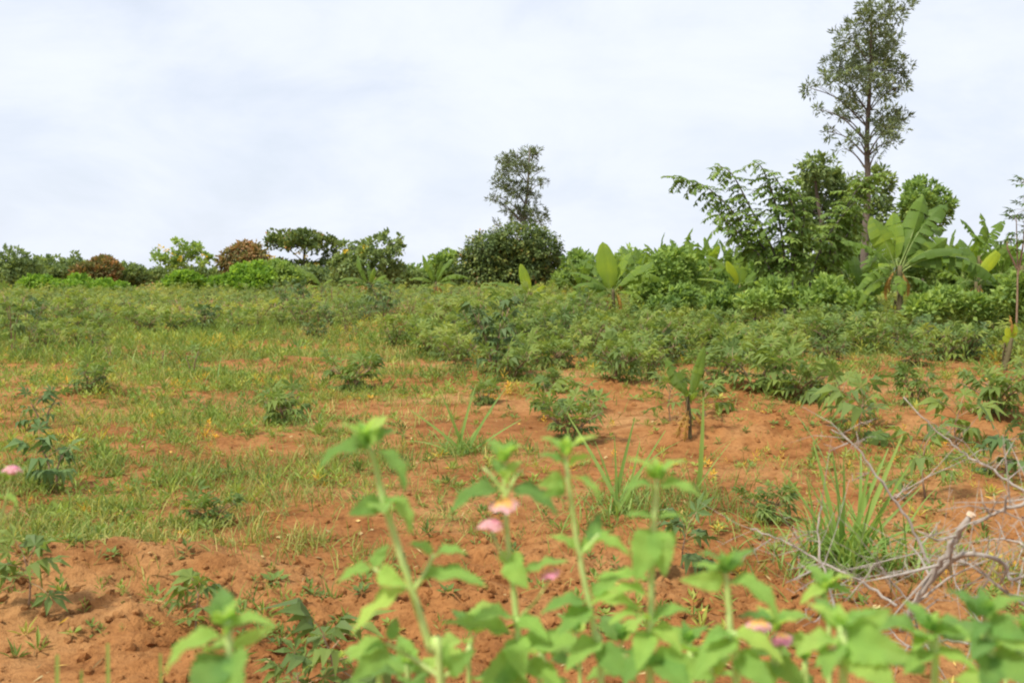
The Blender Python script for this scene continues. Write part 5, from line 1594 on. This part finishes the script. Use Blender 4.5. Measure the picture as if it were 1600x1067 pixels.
lantana('large leaved lantana shoot before the big tussock', .78, [(1312, 985), (1310, 1010), (1318, 1085)],
        [(1306, 998, 1232, 1012, 'arch', .9, -.02, 'u'), (1320, 985, 1400, 958, 'flat', .9, .01, 'c'), (1316, 998, 1408, 1010, 'arch', 1.1, -.02, 'c'), (1324, 1000, 1378, 1058, 'flat', 1.2, -.03, 'c'), (1308, 980, 1290, 950, 'flat', .9, .03, 'u'),
         (1306, 1002, 1270, 1040, 'arch', 1, -.03, 'u'), (1312, 984, 1335, 960, 'flat', .8, .0, 'u')],
        [(1298, 1010, 'orange', .0045, 1312, 1040)], [[(1312, 1010, 0), (1318, 990, 0), (1324, 985, 0)]], 0, seed=7, r=.0036)
lantana('lantana shoot with one arched leaf toward the dead branches', 1.0, [(1290, 920), (1292, 960), (1296, 1085)],
        [(1292, 918, 1245, 940, 'arch', .8, -.01, 'u'), (1294, 916, 1330, 930, 'arch', .8, -.01, 'u'), (1292, 935, 1268, 925, 'flat', .8, .02, 'u'), (1294, 960, 1338, 985, 'arch', .9, -.02, 'u')], [], [], 0, seed=8, r=.0028)
lantana('bushy lantana shoot at lower right', .85, [(1452, 985), (1456, 1020), (1460, 1085)],
        [(1450, 990, 1412, 1005, 'arch', 1, -.02, 'u'), (1456, 990, 1508, 985, 'arch', .9, -.02, 'u'), (1454, 984, 1440, 965, 'flat', .8, .02, 'c'), (1455, 984, 1476, 968, 'flat', .8, .02, 'c'), (1452, 1018, 1398, 1040, 'arch', .9, -.02, 'u'), (1460, 1018, 1512, 1036, 'arch', .9, -.02, 'u')], [], [], 3, .4, seed=9)
lantana('broad leaved lantana shoot at the right of the bottom edge', .8, [(1540, 965), (1542, 1000), (1546, 1085)],
        [(1536, 972, 1506, 985, 'arch', 1, -.02, 'u'), (1544, 970, 1590, 985, 'flat', 1.1, -.02, 'c'), (1538, 960, 1520, 946, 'flat', 1, .02, 'c'), (1542, 960, 1568, 950, 'flat', 1, .01, 'c'), (1540, 1000, 1490, 1010, 'arch', 1, -.03, 'u'), (1546, 1000, 1604, 1015, 'arch', 1, -.03, 'u'),
         (1544, 1020, 1500, 1056, 'flat', 1, -.04, 'c'), (1548, 1020, 1590, 1050, 'flat', 1, -.04, 'c')], [], [], 0, seed=10)
lantana('lantana shoot cut by the lower right corner', .9, [(1604, 990), (1602, 1030), (1604, 1085)],
        [(1600, 995, 1566, 1000, 'arch', 1, -.02, 'u'), (1606, 995, 1650, 1005, 'arch', 1, -.02, 'u'), (1602, 1030, 1560, 1050, 'arch', 1, -.02, 'u')], [], [], 2, .4, seed=11)
lantana('pale broad lantana shoot at the lower left', .72, [(350, 978), (356, 1000), (362, 1085)],
        [(346, 996, 266, 1048, 'curl', .75, -.01, 'u'), (354, 992, 438, 974, 'curl', .75, -.01, 'u'), (350, 1012, 306, 1040, 'flat', .9, .03, 'u'), (352, 1022, 326, 1066, 'flat', 1.3, -.04, 'c'), (362, 1020, 398, 1068, 'flat', 1.1, -.04, 'c'), (362, 1010, 414, 1000, 'flat', .5, .03, 'r')],
        [], [], 0, seed=12, r=.0032)
for i, (lab, Y, x, y, n) in enumerate([
    ('short lantana shoot between the two tallest stems', .92, 735, 985, 4), ('short lantana shoot under the tallest stem', .84, 640, 1040, 3), ('short lantana shoot under the orange pink flower', .88, 850, 1020, 4),
    ('short lantana shoot left of the hanging pair stem', .95, 972, 1000, 4), ('short lantana shoot right of the hanging pair stem', .92, 1075, 1005, 4), ('short lantana shoot below the mitten-like leaves', .9, 1110, 1042, 3),
    ('short lantana shoot between flowers and large leaves', .95, 1255, 1030, 3), 
    ('short lantana shoot above the bottom edge near the corner', 1.05, 1570, 1010, 4), ('short lantana shoot behind the pink flower', 1.05, 900, 985, 3), ('shortest lantana shoot left of the tallest stem', .9, 588, 1055, 2)]):
    lantana(lab, Y + .12, [(x, y), (x + R.uniform(-4, 4), y + 30), (x + R.uniform(-8, 8), 1085)], [], [], [], max(2, n - 1), .08, (.034, .052), seed=30 + i, r=.0026, low=3)
lantana('lantana shoot with one pale pink flower cut by the left edge', 1.35, [(16, 752), (4, 800), (-30, 900), (-60, 1085)],
        [(10, 775, 34, 792, 'curl', .7, -.01, 'u'), (6, 778, -30, 790, 'curl', .8, -.01, 'u')], [(19, 737, 'palepink', .012, 14, 760)], [], 0, seed=60, r=.0024, low=2)
